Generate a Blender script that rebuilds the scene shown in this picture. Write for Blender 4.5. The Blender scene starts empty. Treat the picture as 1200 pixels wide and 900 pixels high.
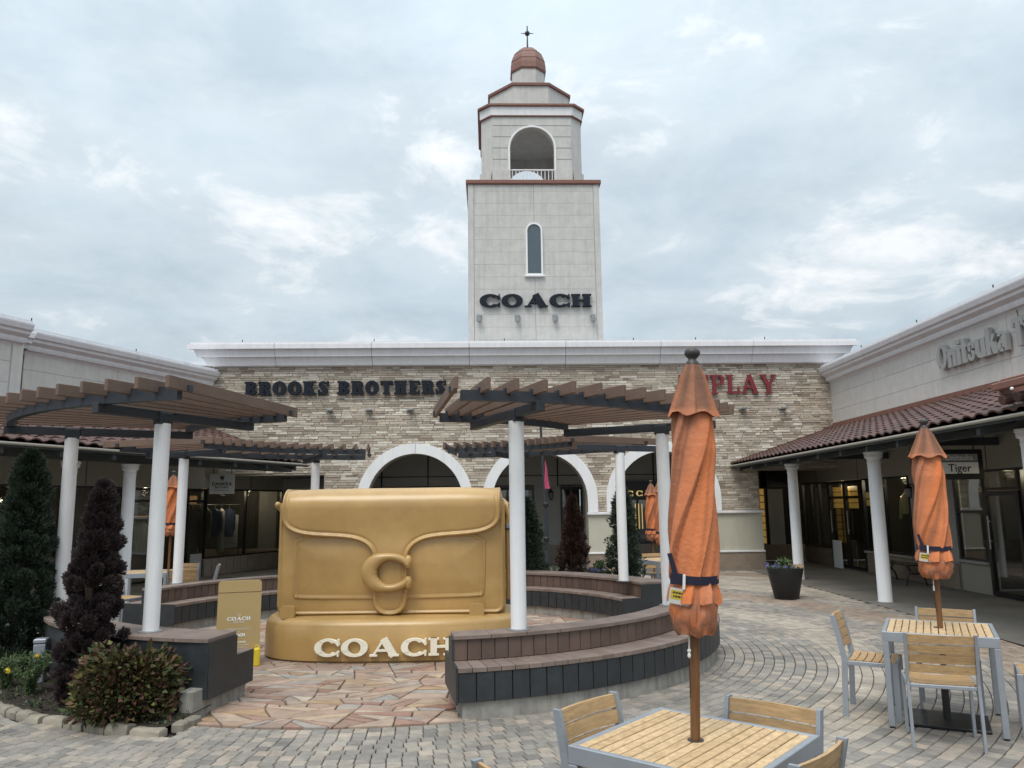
import bpy, bmesh, math, random
import numpy as np
from mathutils import Matrix, Vector
random.seed(7); RNG = np.random.default_rng(7)
PI = math.pi
SC = bpy.context.scene
COL = SC.collection
# ------------------------------------------------------------------ camera
PITCH = math.atan(142/900.0); ROLL = 0.012; EYE = 1.75
cd = bpy.data.cameras.new('camera'); cam = bpy.data.objects.new('camera', cd); COL.objects.link(cam)
cd.sensor_width = 36.0; cd.lens = 27.0; cd.clip_start = 0.05; cd.clip_end = 2000
cp, sp, cr, sr = math.cos(PITCH), math.sin(PITCH), math.cos(ROLL), math.sin(ROLL)
Rv, Uv, Fv = Vector((1, 0, 0)), Vector((0, -sp, cp)), Vector((0, cp, sp))
rx, ux = Rv*cr - Uv*sr, Rv*sr + Uv*cr
m3 = Matrix((rx, ux, -Fv)).transposed().to_4x4(); m3.translation = (0, 0, EYE)
cam.matrix_world = m3
SC.camera = cam
# ------------------------------------------------------------------ world, sun, exposure
SUN_EL, SUN_AZ = 58.0, 203.0          # elevation, compass azimuth (from +Y clockwise): high, behind the camera, a little left
w = bpy.data.worlds.new('World'); SC.world = w; w.use_nodes = True
nt = w.node_tree; nt.nodes.clear()
def N(t, **k):
    n = nt.nodes.new(t)
    for a, b in k.items(): setattr(n, a, b)
    return n
def L(a, b): nt.links.new(a, b)
out = N('ShaderNodeOutputWorld'); bg = N('ShaderNodeBackground'); bg.inputs['Strength'].default_value = 0.1
sky = N('ShaderNodeTexSky', sky_type='NISHITA', sun_disc=False)
sky.sun_elevation = math.radians(SUN_EL); sky.sun_rotation = math.radians(SUN_AZ); sky.air_density = 1.0; sky.dust_density = 1.5
tc = N('ShaderNodeTexCoord'); sep = N('ShaderNodeSeparateXYZ'); L(tc.outputs['Generated'], sep.inputs[0])
def mth(op, a, b=None, clamp=False):
    n = N('ShaderNodeMath', operation=op, use_clamp=clamp)
    for i, v in enumerate((a, b)):
        if v is None: continue
        if isinstance(v, (int, float)): n.inputs[i].default_value = v
        else: L(v, n.inputs[i])
    return n.outputs[0]
zc = mth('MAXIMUM', sep.outputs['Z'], 0.0)
den = mth('ADD', zc, 0.22)
cx_, cy_ = mth('DIVIDE', sep.outputs['X'], den), mth('DIVIDE', sep.outputs['Y'], den)
cmb = N('ShaderNodeCombineXYZ'); L(cx_, cmb.inputs[0]); L(cy_, cmb.inputs[1])
def noise(scale, detail, rough, off, dist=0.0):
    mp = N('ShaderNodeMapping'); mp.inputs['Location'].default_value = off; L(cmb.outputs[0], mp.inputs[0])
    n = N('ShaderNodeTexNoise'); n.inputs['Scale'].default_value = scale; n.inputs['Detail'].default_value = detail
    n.inputs['Roughness'].default_value = rough; n.inputs['Distortion'].default_value = dist; L(mp.outputs[0], n.inputs['Vector'])
    return n.outputs['Fac']
def ramp(v, stops):
    r = N('ShaderNodeValToRGB'); e = r.color_ramp.elements
    while len(e) < len(stops): e.new(0.5)
    for i, (p, c) in enumerate(stops): e[i].position = p; e[i].color = (c[0], c[1], c[2], 1)
    L(v, r.inputs[0]); return r.outputs[0]
def mix(f, a, b, mode='MIX'):
    m = N('ShaderNodeMixRGB', blend_type=mode)
    for i, v in zip((0, 1, 2), (f, a, b)):
        if isinstance(v, (int, float)): m.inputs[i].default_value = v
        elif isinstance(v, tuple): m.inputs[i].default_value = (*v, 1)
        else: L(v, m.inputs[i])
    return m.outputs[0]
big = noise(1.05, 9, 0.55, (3.1, 7.2, 0), 0.3)
fine = noise(3.9, 9, 0.62, (1.7, 2.3, 4), 0.4)
combo = mth('ADD', mth('MULTIPLY', big, 0.52), mth('MULTIPLY', fine, 0.48))
lit = ramp(combo, [(0.42, (0, 0, 0)), (0.525, (0.2, 0.2, 0.2)), (0.61, (1, 1, 1))])
dark = ramp(noise(1.9, 8, 0.6, (9.0, 1.0, 2)), [(0.38, (1, 1, 1)), (0.62, (0, 0, 0))])
base = mix(dark, (5.35, 6.2, 6.75), (4.3, 5.1, 5.6))
clouds = mix(lit, base, (8.2, 8.4, 8.4))
blue = mix(0.14, clouds, sky.outputs[0])
# overcast skies brighten towards the zenith
grad = mth('ADD', mth('MULTIPLY', mth('POWER', zc, 2.2), 1.5), 0.95)
gc = N('ShaderNodeCombineXYZ')
for i in range(3): L(grad, gc.inputs[i])
L(mix(1.0, blue, gc.outputs[0], 'MULTIPLY'), bg.inputs['Color']); L(bg.outputs[0], out.inputs['Surface'])
sd = bpy.data.lights.new('sun', 'SUN'); sd.energy = 1.5; sd.angle = math.radians(28); sd.color = (1.0, 0.93, 0.82)
sun = bpy.data.objects.new('sun', sd); COL.objects.link(sun)
az, el = math.radians(SUN_AZ), math.radians(SUN_EL)
sdir = Vector((math.sin(az)*math.cos(el), math.cos(az)*math.cos(el), math.sin(el)))
sun.rotation_euler = sdir.to_track_quat('Z', 'Y').to_euler(); sun.location = sdir*60
SC.view_settings.view_transform = 'Standard'; SC.view_settings.look = 'None'; SC.view_settings.gamma = 1.0
SC.view_settings.use_curve_mapping = False; SC.view_settings.exposure = 0.30
SC.cycles.use_denoising = True; SC.cycles.max_bounces = 8
# ------------------------------------------------------------------ materials
def mat(name, col, rough=0.6, metal=0.0, var=0.12, scale=6.0, bump=0.0, bscale=40.0, ramp=None, stretch=None, spec=0.5, streak=0.0, emit=None, coat=0.0, stain=0.0, sscale=0.9):
    """Principled material: base colour (or a per-piece ramp) broken up by object-space noise, optional streaks and fine bump."""
    m = bpy.data.materials.new(name); m.use_nodes = True
    t = m.node_tree; n = t.nodes; n.clear()
    def A(ty, **k):
        q = n.new(ty)
        for a, b in k.items(): setattr(q, a, b)
        return q
    o = A('ShaderNodeOutputMaterial'); p = A('ShaderNodeBsdfPrincipled'); t.links.new(p.outputs[0], o.inputs[0])
    p.inputs['Roughness'].default_value = rough; p.inputs['Metallic'].default_value = metal
    p.inputs['Specular IOR Level'].default_value = spec
    if coat: p.inputs['Coat Weight'].default_value = coat; p.inputs['Coat Roughness'].default_value = 0.25
    tcn = A('ShaderNodeTexCoord'); mp = A('ShaderNodeMapping'); t.links.new(tcn.outputs['Object'], mp.inputs[0])
    oi = A('ShaderNodeObjectInfo')
    sh = A('ShaderNodeVectorMath', operation='SCALE'); sh.inputs[0].default_value = (37.0, 19.0, 53.0); t.links.new(oi.outputs['Random'], sh.inputs[3])
    t.links.new(sh.outputs[0], mp.inputs['Location'])
    if stretch: mp.inputs['Scale'].default_value = stretch
    nz = A('ShaderNodeTexNoise'); nz.inputs['Scale'].default_value = scale; nz.inputs['Detail'].default_value = 6; nz.inputs['Roughness'].default_value = 0.65
    t.links.new(mp.outputs[0], nz.inputs['Vector'])
    if ramp:
        ge = A('ShaderNodeNewGeometry')
        ad = A('ShaderNodeMath', operation='ADD'); t.links.new(oi.outputs['Random'], ad.inputs[0]); t.links.new(ge.outputs['Random Per Island'], ad.inputs[1])
        fr = A('ShaderNodeMath', operation='FRACT'); t.links.new(ad.outputs[0], fr.inputs[0])
        rr = A('ShaderNodeValToRGB'); e = rr.color_ramp.elements
        while len(e) < len(ramp): e.new(0.5)
        for i, c in enumerate(ramp):
            e[i].position = i/max(1, len(ramp)-1); e[i].color = (*c, 1)
        t.links.new(fr.outputs[0], rr.inputs[0]); csock = rr.outputs[0]
    else:
        rg = A('ShaderNodeRGB'); rg.outputs[0].default_value = (*col, 1); csock = rg.outputs[0]
    # multiply by 1 +- var
    mr = A('ShaderNodeMapRange'); mr.inputs[1].default_value = 0.25; mr.inputs[2].default_value = 0.75
    mr.inputs[3].default_value = 1-var; mr.inputs[4].default_value = 1+var
    t.links.new(nz.outputs['Fac'], mr.inputs[0])
    mu = A('ShaderNodeVectorMath', operation='SCALE'); t.links.new(csock, mu.inputs[0]); t.links.new(mr.outputs[0], mu.inputs[3])
    csock = mu.outputs[0]
    if streak:
        mp2 = A('ShaderNodeMapping'); mp2.inputs['Scale'].default_value = (5.0, 5.0, 0.35); t.links.new(tcn.outputs['Object'], mp2.inputs[0])
        n2 = A('ShaderNodeTexNoise'); n2.inputs['Scale'].default_value = 2.0; n2.inputs['Detail'].default_value = 8; n2.inputs['Roughness'].default_value = 0.7
        t.links.new(mp2.outputs[0], n2.inputs['Vector'])
        m2 = A('ShaderNodeMapRange'); m2.inputs[1].default_value = 0.45; m2.inputs[2].default_value = 0.72; m2.inputs[3].default_value = 1.0; m2.inputs[4].default_value = 1-streak
        t.links.new(n2.outputs['Fac'], m2.inputs[0])
        mu2 = A('ShaderNodeVectorMath', operation='SCALE'); t.links.new(csock, mu2.inputs[0]); t.links.new(m2.outputs[0], mu2.inputs[3]); csock = mu2.outputs[0]
    if stain:
        gp = A('ShaderNodeNewGeometry'); n3 = A('ShaderNodeTexNoise'); n3.inputs['Scale'].default_value = sscale; n3.inputs['Detail'].default_value = 7; n3.inputs['Roughness'].default_value = 0.7
        t.links.new(gp.outputs['Position'], n3.inputs['Vector'])
        m3_ = A('ShaderNodeMapRange'); m3_.inputs[1].default_value = 0.33; m3_.inputs[2].default_value = 0.66; m3_.inputs[3].default_value = 1-stain; m3_.inputs[4].default_value = 1+stain*0.5
        t.links.new(n3.outputs['Fac'], m3_.inputs[0])
        mu3 = A('ShaderNodeVectorMath', operation='SCALE'); t.links.new(csock, mu3.inputs[0]); t.links.new(m3_.outputs[0], mu3.inputs[3]); csock = mu3.outputs[0]
    t.links.new(csock, p.inputs['Base Color'])
    if bump:
        nb = A('ShaderNodeTexNoise'); nb.inputs['Scale'].default_value = bscale; nb.inputs['Detail'].default_value = 4
        t.links.new(mp.outputs[0], nb.inputs['Vector'])
        bp = A('ShaderNodeBump'); bp.inputs['Strength'].default_value = 1.0; bp.inputs['Distance'].default_value = bump
        t.links.new(nb.outputs['Fac'], bp.inputs['Height']); t.links.new(bp.outputs[0], p.inputs['Normal'])
    if rough > 0.15:
        rm = A('ShaderNodeMapRange'); rm.inputs[3].default_value = max(0.02, rough-0.08); rm.inputs[4].default_value = min(1, rough+0.1)
        t.links.new(nz.outputs['Fac'], rm.inputs[0]); t.links.new(rm.outputs[0], p.inputs['Roughness'])
    if emit:
        p.inputs['Emission Color'].default_value = (*emit[0], 1); p.inputs['Emission Strength'].default_value = emit[1]
    return m
def glass_mat(name, tint=(0.75, 0.8, 0.8), refl=0.16):
    m = bpy.data.materials.new(name); m.use_nodes = True; t = m.node_tree; t.nodes.clear()
    o = t.nodes.new('ShaderNodeOutputMaterial'); mx = t.nodes.new('ShaderNodeMixShader')
    tr = t.nodes.new('ShaderNodeBsdfTransparent'); gl = t.nodes.new('ShaderNodeBsdfGlossy'); fr = t.nodes.new('ShaderNodeLayerWeight'); pw = t.nodes.new('ShaderNodeMath'); pw.operation = 'POWER'; pw.inputs[1].default_value = 4.0
    ad = t.nodes.new('ShaderNodeMath'); ad.operation = 'MULTIPLY_ADD'; ad.inputs[1].default_value = 0.5; ad.inputs[2].default_value = refl*0.5; ad.use_clamp = True
    tr.inputs[0].default_value = (*tint, 1); gl.inputs['Roughness'].default_value = 0.02; fr.inputs[0].default_value = 0.5; t.links.new(fr.outputs['Facing'], pw.inputs[0])
    t.links.new(pw.outputs[0], ad.inputs[0]); t.links.new(ad.outputs[0], mx.inputs[0]); t.links.new(tr.outputs[0], mx.inputs[1]); t.links.new(gl.outputs[0], mx.inputs[2])
    t.links.new(mx.outputs[0], o.inputs[0]); return m
M = {}
M['white'] = mat('white_paint', (0.83, 0.835, 0.85), 0.45, var=0.05, scale=3, streak=0.10)
M['cornice'] = mat('cornice_white', (0.76, 0.76, 0.79), 0.55, var=0.05, scale=2, streak=0.12)
M['panel'] = mat('wall_panel', (0.62, 0.60, 0.57), 0.8, var=0.09, scale=5, bump=0.004, bscale=60, streak=0.10)
M['tower'] = mat('tower_panel', (0.57, 0.565, 0.55), 0.85, var=0.11, scale=4, bump=0.005, bscale=45, streak=0.15)
M['copper'] = mat('red_copper', (0.21, 0.095, 0.07), 0.5, var=0.2, scale=8)
M['tile'] = mat('roof_tile', (0.08, 0.04, 0.03), 0.65, var=0.25, scale=9, bump=0.002, ramp=[(0.070, 0.036, 0.030), (0.095, 0.047, 0.038), (0.055, 0.030, 0.026), (0.115, 0.056, 0.044), (0.08, 0.040, 0.033)])
M['beamdark'] = mat('dark_steel', (0.030, 0.036, 0.046), 0.5, var=0.2, scale=7)
M['arcade'] = mat('arcade_paint', (0.045, 0.055, 0.056), 0.6, var=0.15, scale=3)
M['slat'] = mat('brown_composite', (0.165, 0.106, 0.078), 0.65, stain=0.2, sscale=1.5, var=0.16, scale=6, stretch=(1.5, 18, 18), bump=0.0015, bscale=60)
M['bench'] = mat('bench_board', (0.135, 0.089, 0.07), 0.6, stain=0.18, sscale=2.0, var=0.15, scale=8, bump=0.0012, bscale=70, ramp=[(0.12, 0.078, 0.061), (0.155, 0.102, 0.080), (0.135, 0.089, 0.07), (0.11, 0.073, 0.059), (0.145, 0.098, 0.078)])
M['benchtop'] = mat('bench_top_board', (0.21, 0.16, 0.135), 0.65, stain=0.25, sscale=2.5, var=0.18, scale=9, bump=0.0012, bscale=70, ramp=[(0.20, 0.148, 0.125), (0.235, 0.18, 0.153), (0.215, 0.162, 0.14), (0.185, 0.139, 0.117)])
M['black'] = mat('black_board', (0.030, 0.034, 0.038), 0.5, stain=0.3, sscale=3.0, var=0.25, scale=9, bump=0.001, streak=0.0)
M['concrete'] = mat('concrete', (0.33, 0.315, 0.285), 0.85, var=0.42, scale=4, bump=0.005, bscale=30, streak=0.45)
M['teak'] = mat('teak', (0.45, 0.28, 0.125), 0.55, var=0.34, scale=5, stretch=(2.0, 14, 14), bump=0.0012, bscale=30, ramp=[(0.42, 0.272, 0.132), (0.49, 0.32, 0.16), (0.455, 0.295, 0.145), (0.38, 0.245, 0.118)])
M['teaktop'] = mat('teak_tabletop', (0.5, 0.34, 0.17), 0.5, var=0.36, scale=7, stretch=(5, 3.5, 5), bump=0.0012, bscale=30, ramp=[(0.53, 0.365, 0.195), (0.60, 0.425, 0.24), (0.565, 0.395, 0.215), (0.49, 0.335, 0.175)])
M['alu'] = mat('aluminium', (0.33, 0.36, 0.40), 0.42, 0.35, var=0.08, scale=10)
M['pole'] = mat('wood_pole', (0.155, 0.070, 0.026), 0.4, var=0.3, scale=7, stretch=(8, 8, 1.0))
M['blackmetal'] = mat('black_metal', (0.012, 0.012, 0.013), 0.4, var=0.2)
M['finial'] = mat('finial_paint', (0.05, 0.045, 0.042), 0.45, var=0.2)
M['navy'] = mat('navy_letter', (0.009, 0.013, 0.024), 0.6, var=0.1, spec=0.25)
M['strap'] = mat('navy_strap', (0.011, 0.011, 0.030), 0.8, var=0.2, scale=60)
M['red'] = mat('red_letter', (0.19, 0.018, 0.026), 0.4, var=0.1)
M['cream'] = mat('cream_letter', (0.90, 0.85, 0.70), 0.5, var=0.03)
M['paper'] = mat('white_print', (0.82, 0.82, 0.80), 0.6, var=0.02)
M['ink'] = mat('black_print', (0.02, 0.02, 0.02), 0.6, var=0.02)
M['yellow'] = mat('yellow_print', (0.80, 0.60, 0.04), 0.5, var=0.05)
M['grey3d'] = mat('grey_letter', (0.35, 0.35, 0.345), 0.5, var=0.05)
M['bag'] = mat('mustard_shell', (0.485, 0.305, 0.112), 0.31, 0.0, stain=0.10, sscale=1.2, var=0.14, scale=1.8, bump=0.0006, bscale=30, coat=0.25)
M['board'] = mat('mustard_board', (0.44, 0.315, 0.135), 0.5, var=0.03)
M['beige'] = mat('beige_render', (0.50, 0.485, 0.405), 0.85, var=0.06, scale=3, bump=0.003, streak=0.08)
M['plinth'] = mat('brown_base', (0.26, 0.21, 0.165), 0.85, var=0.2, scale=6, bump=0.004)
M['greywall'] = mat('grey_wall', (0.34, 0.335, 0.32), 0.8, var=0.06, scale=3)
M['shopwall'] = mat('shop_wall', (0.33, 0.31, 0.265), 0.85, var=0.06, scale=3, bump=0.002)
M['frame'] = mat('black_frame', (0.010, 0.010, 0.011), 0.35, var=0.1)
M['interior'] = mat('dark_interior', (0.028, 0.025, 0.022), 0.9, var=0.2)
M['warmwood'] = mat('warm_wood', (0.33, 0.18, 0.075), 0.6, var=0.2, stretch=(2, 2, 12))
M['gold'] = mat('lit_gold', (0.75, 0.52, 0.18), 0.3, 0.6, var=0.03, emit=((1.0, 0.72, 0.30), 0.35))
M['amber'] = mat('amber_pane', (0.55, 0.30, 0.05), 0.4, var=0.25, scale=3, emit=((1.0, 0.58, 0.14), 0.16))
M['glass'] = glass_mat('shop_glass'); M['towerglass'] = mat('tower_glass', (0.075, 0.105, 0.125), 0.12, var=0.05, spec=0.8)
M['stone'] = mat('ledge_stone', (0.4, 0.36, 0.3), 0.85, stain=0.12, sscale=0.5, var=0.2, scale=14, bump=0.006, bscale=22,
    ramp=[(0.442, 0.38, 0.308), (0.579, 0.516, 0.428), (0.328, 0.268, 0.213), (0.5, 0.436, 0.356), (0.723, 0.668, 0.585), (0.384, 0.324, 0.26), (0.618, 0.554, 0.464), (0.282, 0.227, 0.182), (0.482, 0.421, 0.345), (0.766, 0.715, 0.636), (0.413, 0.349, 0.283)])
M['mortar'] = mat('stone_backing', (0.33, 0.29, 0.24), 0.9, var=0.2)
PV = [(0.286, 0.261, 0.229), (0.223, 0.207, 0.188), (0.345, 0.31, 0.263), (0.252, 0.234, 0.209), (0.184, 0.173, 0.16), (0.321, 0.287, 0.246), (0.394, 0.331, 0.273), (0.238, 0.222, 0.201), (0.282, 0.258, 0.229)]
M['paver'] = mat('paver_grey', (0.3, 0.28, 0.26), 0.85, stain=0.28, var=0.22, scale=16, bump=0.003, bscale=70, ramp=PV)
M['paver_pale'] = mat('paver_pale', (0.3, 0.28, 0.26), 0.85, stain=0.28, var=0.2, scale=16, bump=0.003, bscale=70, ramp=[(0.39, 0.345, 0.284), (0.329, 0.29, 0.244), (0.44, 0.38, 0.309), (0.359, 0.32, 0.267), (0.284, 0.254, 0.219), (0.41, 0.36, 0.299)])
M['paver_brown'] = mat('paver_brown', (0.3, 0.25, 0.2), 0.85, stain=0.28, var=0.25, scale=16, bump=0.003, bscale=70, ramp=[(0.266, 0.205, 0.159), (0.322, 0.25, 0.195), (0.231, 0.184, 0.149), (0.362, 0.29, 0.225), (0.281, 0.225, 0.179)])
M['joint'] = mat('paving_joint', (0.085, 0.077, 0.066), 0.95, var=0.3, scale=3)
M['farpave'] = mat('far_paving', (0.255, 0.235, 0.205), 0.9, stain=0.2, var=0.2, scale=2, bump=0.002)
M['walk'] = mat('walkway_slab', (0.185, 0.170, 0.150), 0.8, stain=0.25, var=0.15, scale=1.5)
M['mortar_pale'] = mat('pale_joint', (0.16, 0.125, 0.095), 0.9, var=0.3, scale=6)
M['flag'] = mat('flagstone', (0.4, 0.3, 0.25), 0.75, stain=0.22, sscale=1.6, var=0.28, scale=5, bump=0.005, bscale=16,
    ramp=[(0.37, 0.24, 0.18), (0.46, 0.375, 0.30), (0.27, 0.14, 0.105), (0.35, 0.29, 0.24), (0.39, 0.26, 0.155), (0.50, 0.425, 0.345), (0.30, 0.18, 0.135), (0.40, 0.31, 0.235), (0.33, 0.205, 0.155), (0.33, 0.32, 0.295), (0.41, 0.27, 0.205)])
M['kerb'] = mat('kerb_stone', (0.36, 0.33, 0.27), 0.9, var=0.25, scale=9, bump=0.012, bscale=14, ramp=[(0.27, 0.245, 0.195), (0.21, 0.19, 0.155), (0.31, 0.28, 0.22)])
M['soil'] = mat('soil', (0.028, 0.021, 0.015), 0.95, var=0.4, scale=14, bump=0.02, bscale=25)
M['bark'] = mat('bark', (0.06, 0.045, 0.035), 0.9, var=0.3, scale=15, bump=0.01)
def leafmat(n, cols): return mat(n, cols[0], 0.6, var=0.2, scale=20, ramp=cols, spec=0.3)
M['leaf_green'] = leafmat('conifer_green', [(0.028, 0.048, 0.032), (0.042, 0.066, 0.043), (0.066, 0.092, 0.062), (0.036, 0.055, 0.040), (0.085, 0.085, 0.060)])
M['leaf_purple'] = leafmat('conifer_purple', [(0.044, 0.031, 0.033), (0.062, 0.043, 0.045), (0.080, 0.055, 0.056), (0.054, 0.043, 0.043), (0.047, 0.033, 0.036)])
M['leaf_rust'] = leafmat('conifer_rust', [(0.060, 0.030, 0.024), (0.085, 0.042, 0.034), (0.055, 0.040, 0.030), (0.10, 0.052, 0.042)])
M['leaf_bush'] = leafmat('bush_leaf', [(0.06, 0.075, 0.022), (0.09, 0.045, 0.03), (0.045, 0.085, 0.028), (0.13, 0.06, 0.045), (0.15, 0.14, 0.04), (0.05, 0.07, 0.025), (0.10, 0.035, 0.03), (0.04, 0.06, 0.022)])
M['leaf_fern'] = leafmat('feathery_leaf', [(0.07, 0.11, 0.045), (0.10, 0.15, 0.06), (0.055, 0.09, 0.04), (0.13, 0.17, 0.08)])
M['leaf_mid'] = leafmat('mid_leaf', [(0.06, 0.10, 0.04), (0.09, 0.13, 0.055), (0.05, 0.08, 0.035)])
M['petal_y'] = mat('yellow_petal', (0.75, 0.55, 0.03), 0.6); M['petal_b'] = mat('violet_petal', (0.10, 0.08, 0.36), 0.6, ramp=[(0.10, 0.08, 0.36), (0.06, 0.06, 0.25), (0.45, 0.42, 0.55)])
M['petal_p'] = mat('peach_petal', (0.62, 0.42, 0.27), 0.6)
M['pink'] = mat('pink_cloth', (0.45, 0.075, 0.15), 0.8)
M['clear'] = glass_mat('clear_sleeve', (0.93, 0.93, 0.93), 0.10)
M['cord'] = mat('white_cord', (0.7, 0.7, 0.68), 0.8)
M['pot'] = mat('black_pot', (0.014, 0.014, 0.015), 0.45, var=0.2)
M['steel'] = mat('grey_steel', (0.35, 0.37, 0.38), 0.35, 0.6)
M['skin'] = mat('mannequin', (0.45, 0.42, 0.38), 0.5)
for nm, c in dict(khaki=(0.42, 0.35, 0.20), olive=(0.035, 0.035, 0.022), denim=(0.03, 0.05, 0.11), grey=(0.16, 0.15, 0.14), blackc=(0.012, 0.012, 0.015), ivory=(0.45, 0.42, 0.36), tan=(0.22, 0.15, 0.09), rust=(0.36, 0.10, 0.05)).items():
    M['cl_'+nm] = mat('cloth_'+nm, c, 0.9, var=0.2, scale=12)
def canopy_mat():
    """Sun-bleached orange canvas: wear follows the folds (UV: u round the pole with the twist, v up the pole)."""
    m = bpy.data.materials.new('orange_canvas'); m.use_nodes = True; t = m.node_tree; p = t.nodes['Principled BSDF']
    p.inputs['Roughness'].default_value = 0.85; p.inputs['Specular IOR Level'].default_value = 0.2
    uv = t.nodes.new('ShaderNodeUVMap'); mp = t.nodes.new('ShaderNodeMapping'); mp.inputs['Scale'].default_value = (5, 0.5, 1); t.links.new(uv.outputs[0], mp.inputs[0])
    oi = t.nodes.new('ShaderNodeObjectInfo'); t.links.new(oi.outputs['Random'], mp.inputs['Location'])
    n1 = t.nodes.new('ShaderNodeTexNoise'); n1.inputs['Scale'].default_value = 0.9; n1.inputs['Detail'].default_value = 2; t.links.new(mp.outputs[0], n1.inputs['Vector'])
    r = t.nodes.new('ShaderNodeValToRGB'); e = r.color_ramp.elements; e.new(0.5)
    for i, (q, c) in enumerate([(0.32, (0.50, 0.205, 0.115)), (0.50, (0.62, 0.215, 0.098)), (0.66, (0.75, 0.22, 0.070))]): e[i].position = q; e[i].color = (*c, 1)
    t.links.new(n1.outputs['Fac'], r.inputs[0])
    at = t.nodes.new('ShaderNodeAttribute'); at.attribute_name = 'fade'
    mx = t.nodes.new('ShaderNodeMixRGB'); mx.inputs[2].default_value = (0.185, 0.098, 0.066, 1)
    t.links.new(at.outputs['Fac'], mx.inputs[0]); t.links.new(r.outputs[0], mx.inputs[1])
    tcn = t.nodes.new('ShaderNodeTexCoord'); nw = t.nodes.new('ShaderNodeTexNoise'); nw.inputs['Scale'].default_value = 14; nw.inputs['Detail'].default_value = 6; t.links.new(tcn.outputs['Object'], nw.inputs['Vector'])
    mr = t.nodes.new('ShaderNodeMapRange'); mr.inputs[1].default_value = 0.3; mr.inputs[2].default_value = 0.7; mr.inputs[3].default_value = 0.9; mr.inputs[4].default_value = 1.07; t.links.new(nw.outputs['Fac'], mr.inputs[0])
    sc = t.nodes.new('ShaderNodeVectorMath'); sc.operation = 'SCALE'; t.links.new(mx.outputs[0], sc.inputs[0]); t.links.new(mr.outputs[0], sc.inputs[3])
    t.links.new(sc.outputs[0], p.inputs['Base Color'])
    nb = t.nodes.new('ShaderNodeTexNoise'); nb.inputs['Scale'].default_value = 45; t.links.new(tcn.outputs['Object'], nb.inputs['Vector'])
    bp = t.nodes.new('ShaderNodeBump'); bp.inputs['Distance'].default_value = 0.004; t.links.new(nb.outputs['Fac'], bp.inputs['Height']); t.links.new(bp.outputs[0], p.inputs['Normal'])
    return m
M['canvas'] = canopy_mat()
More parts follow.
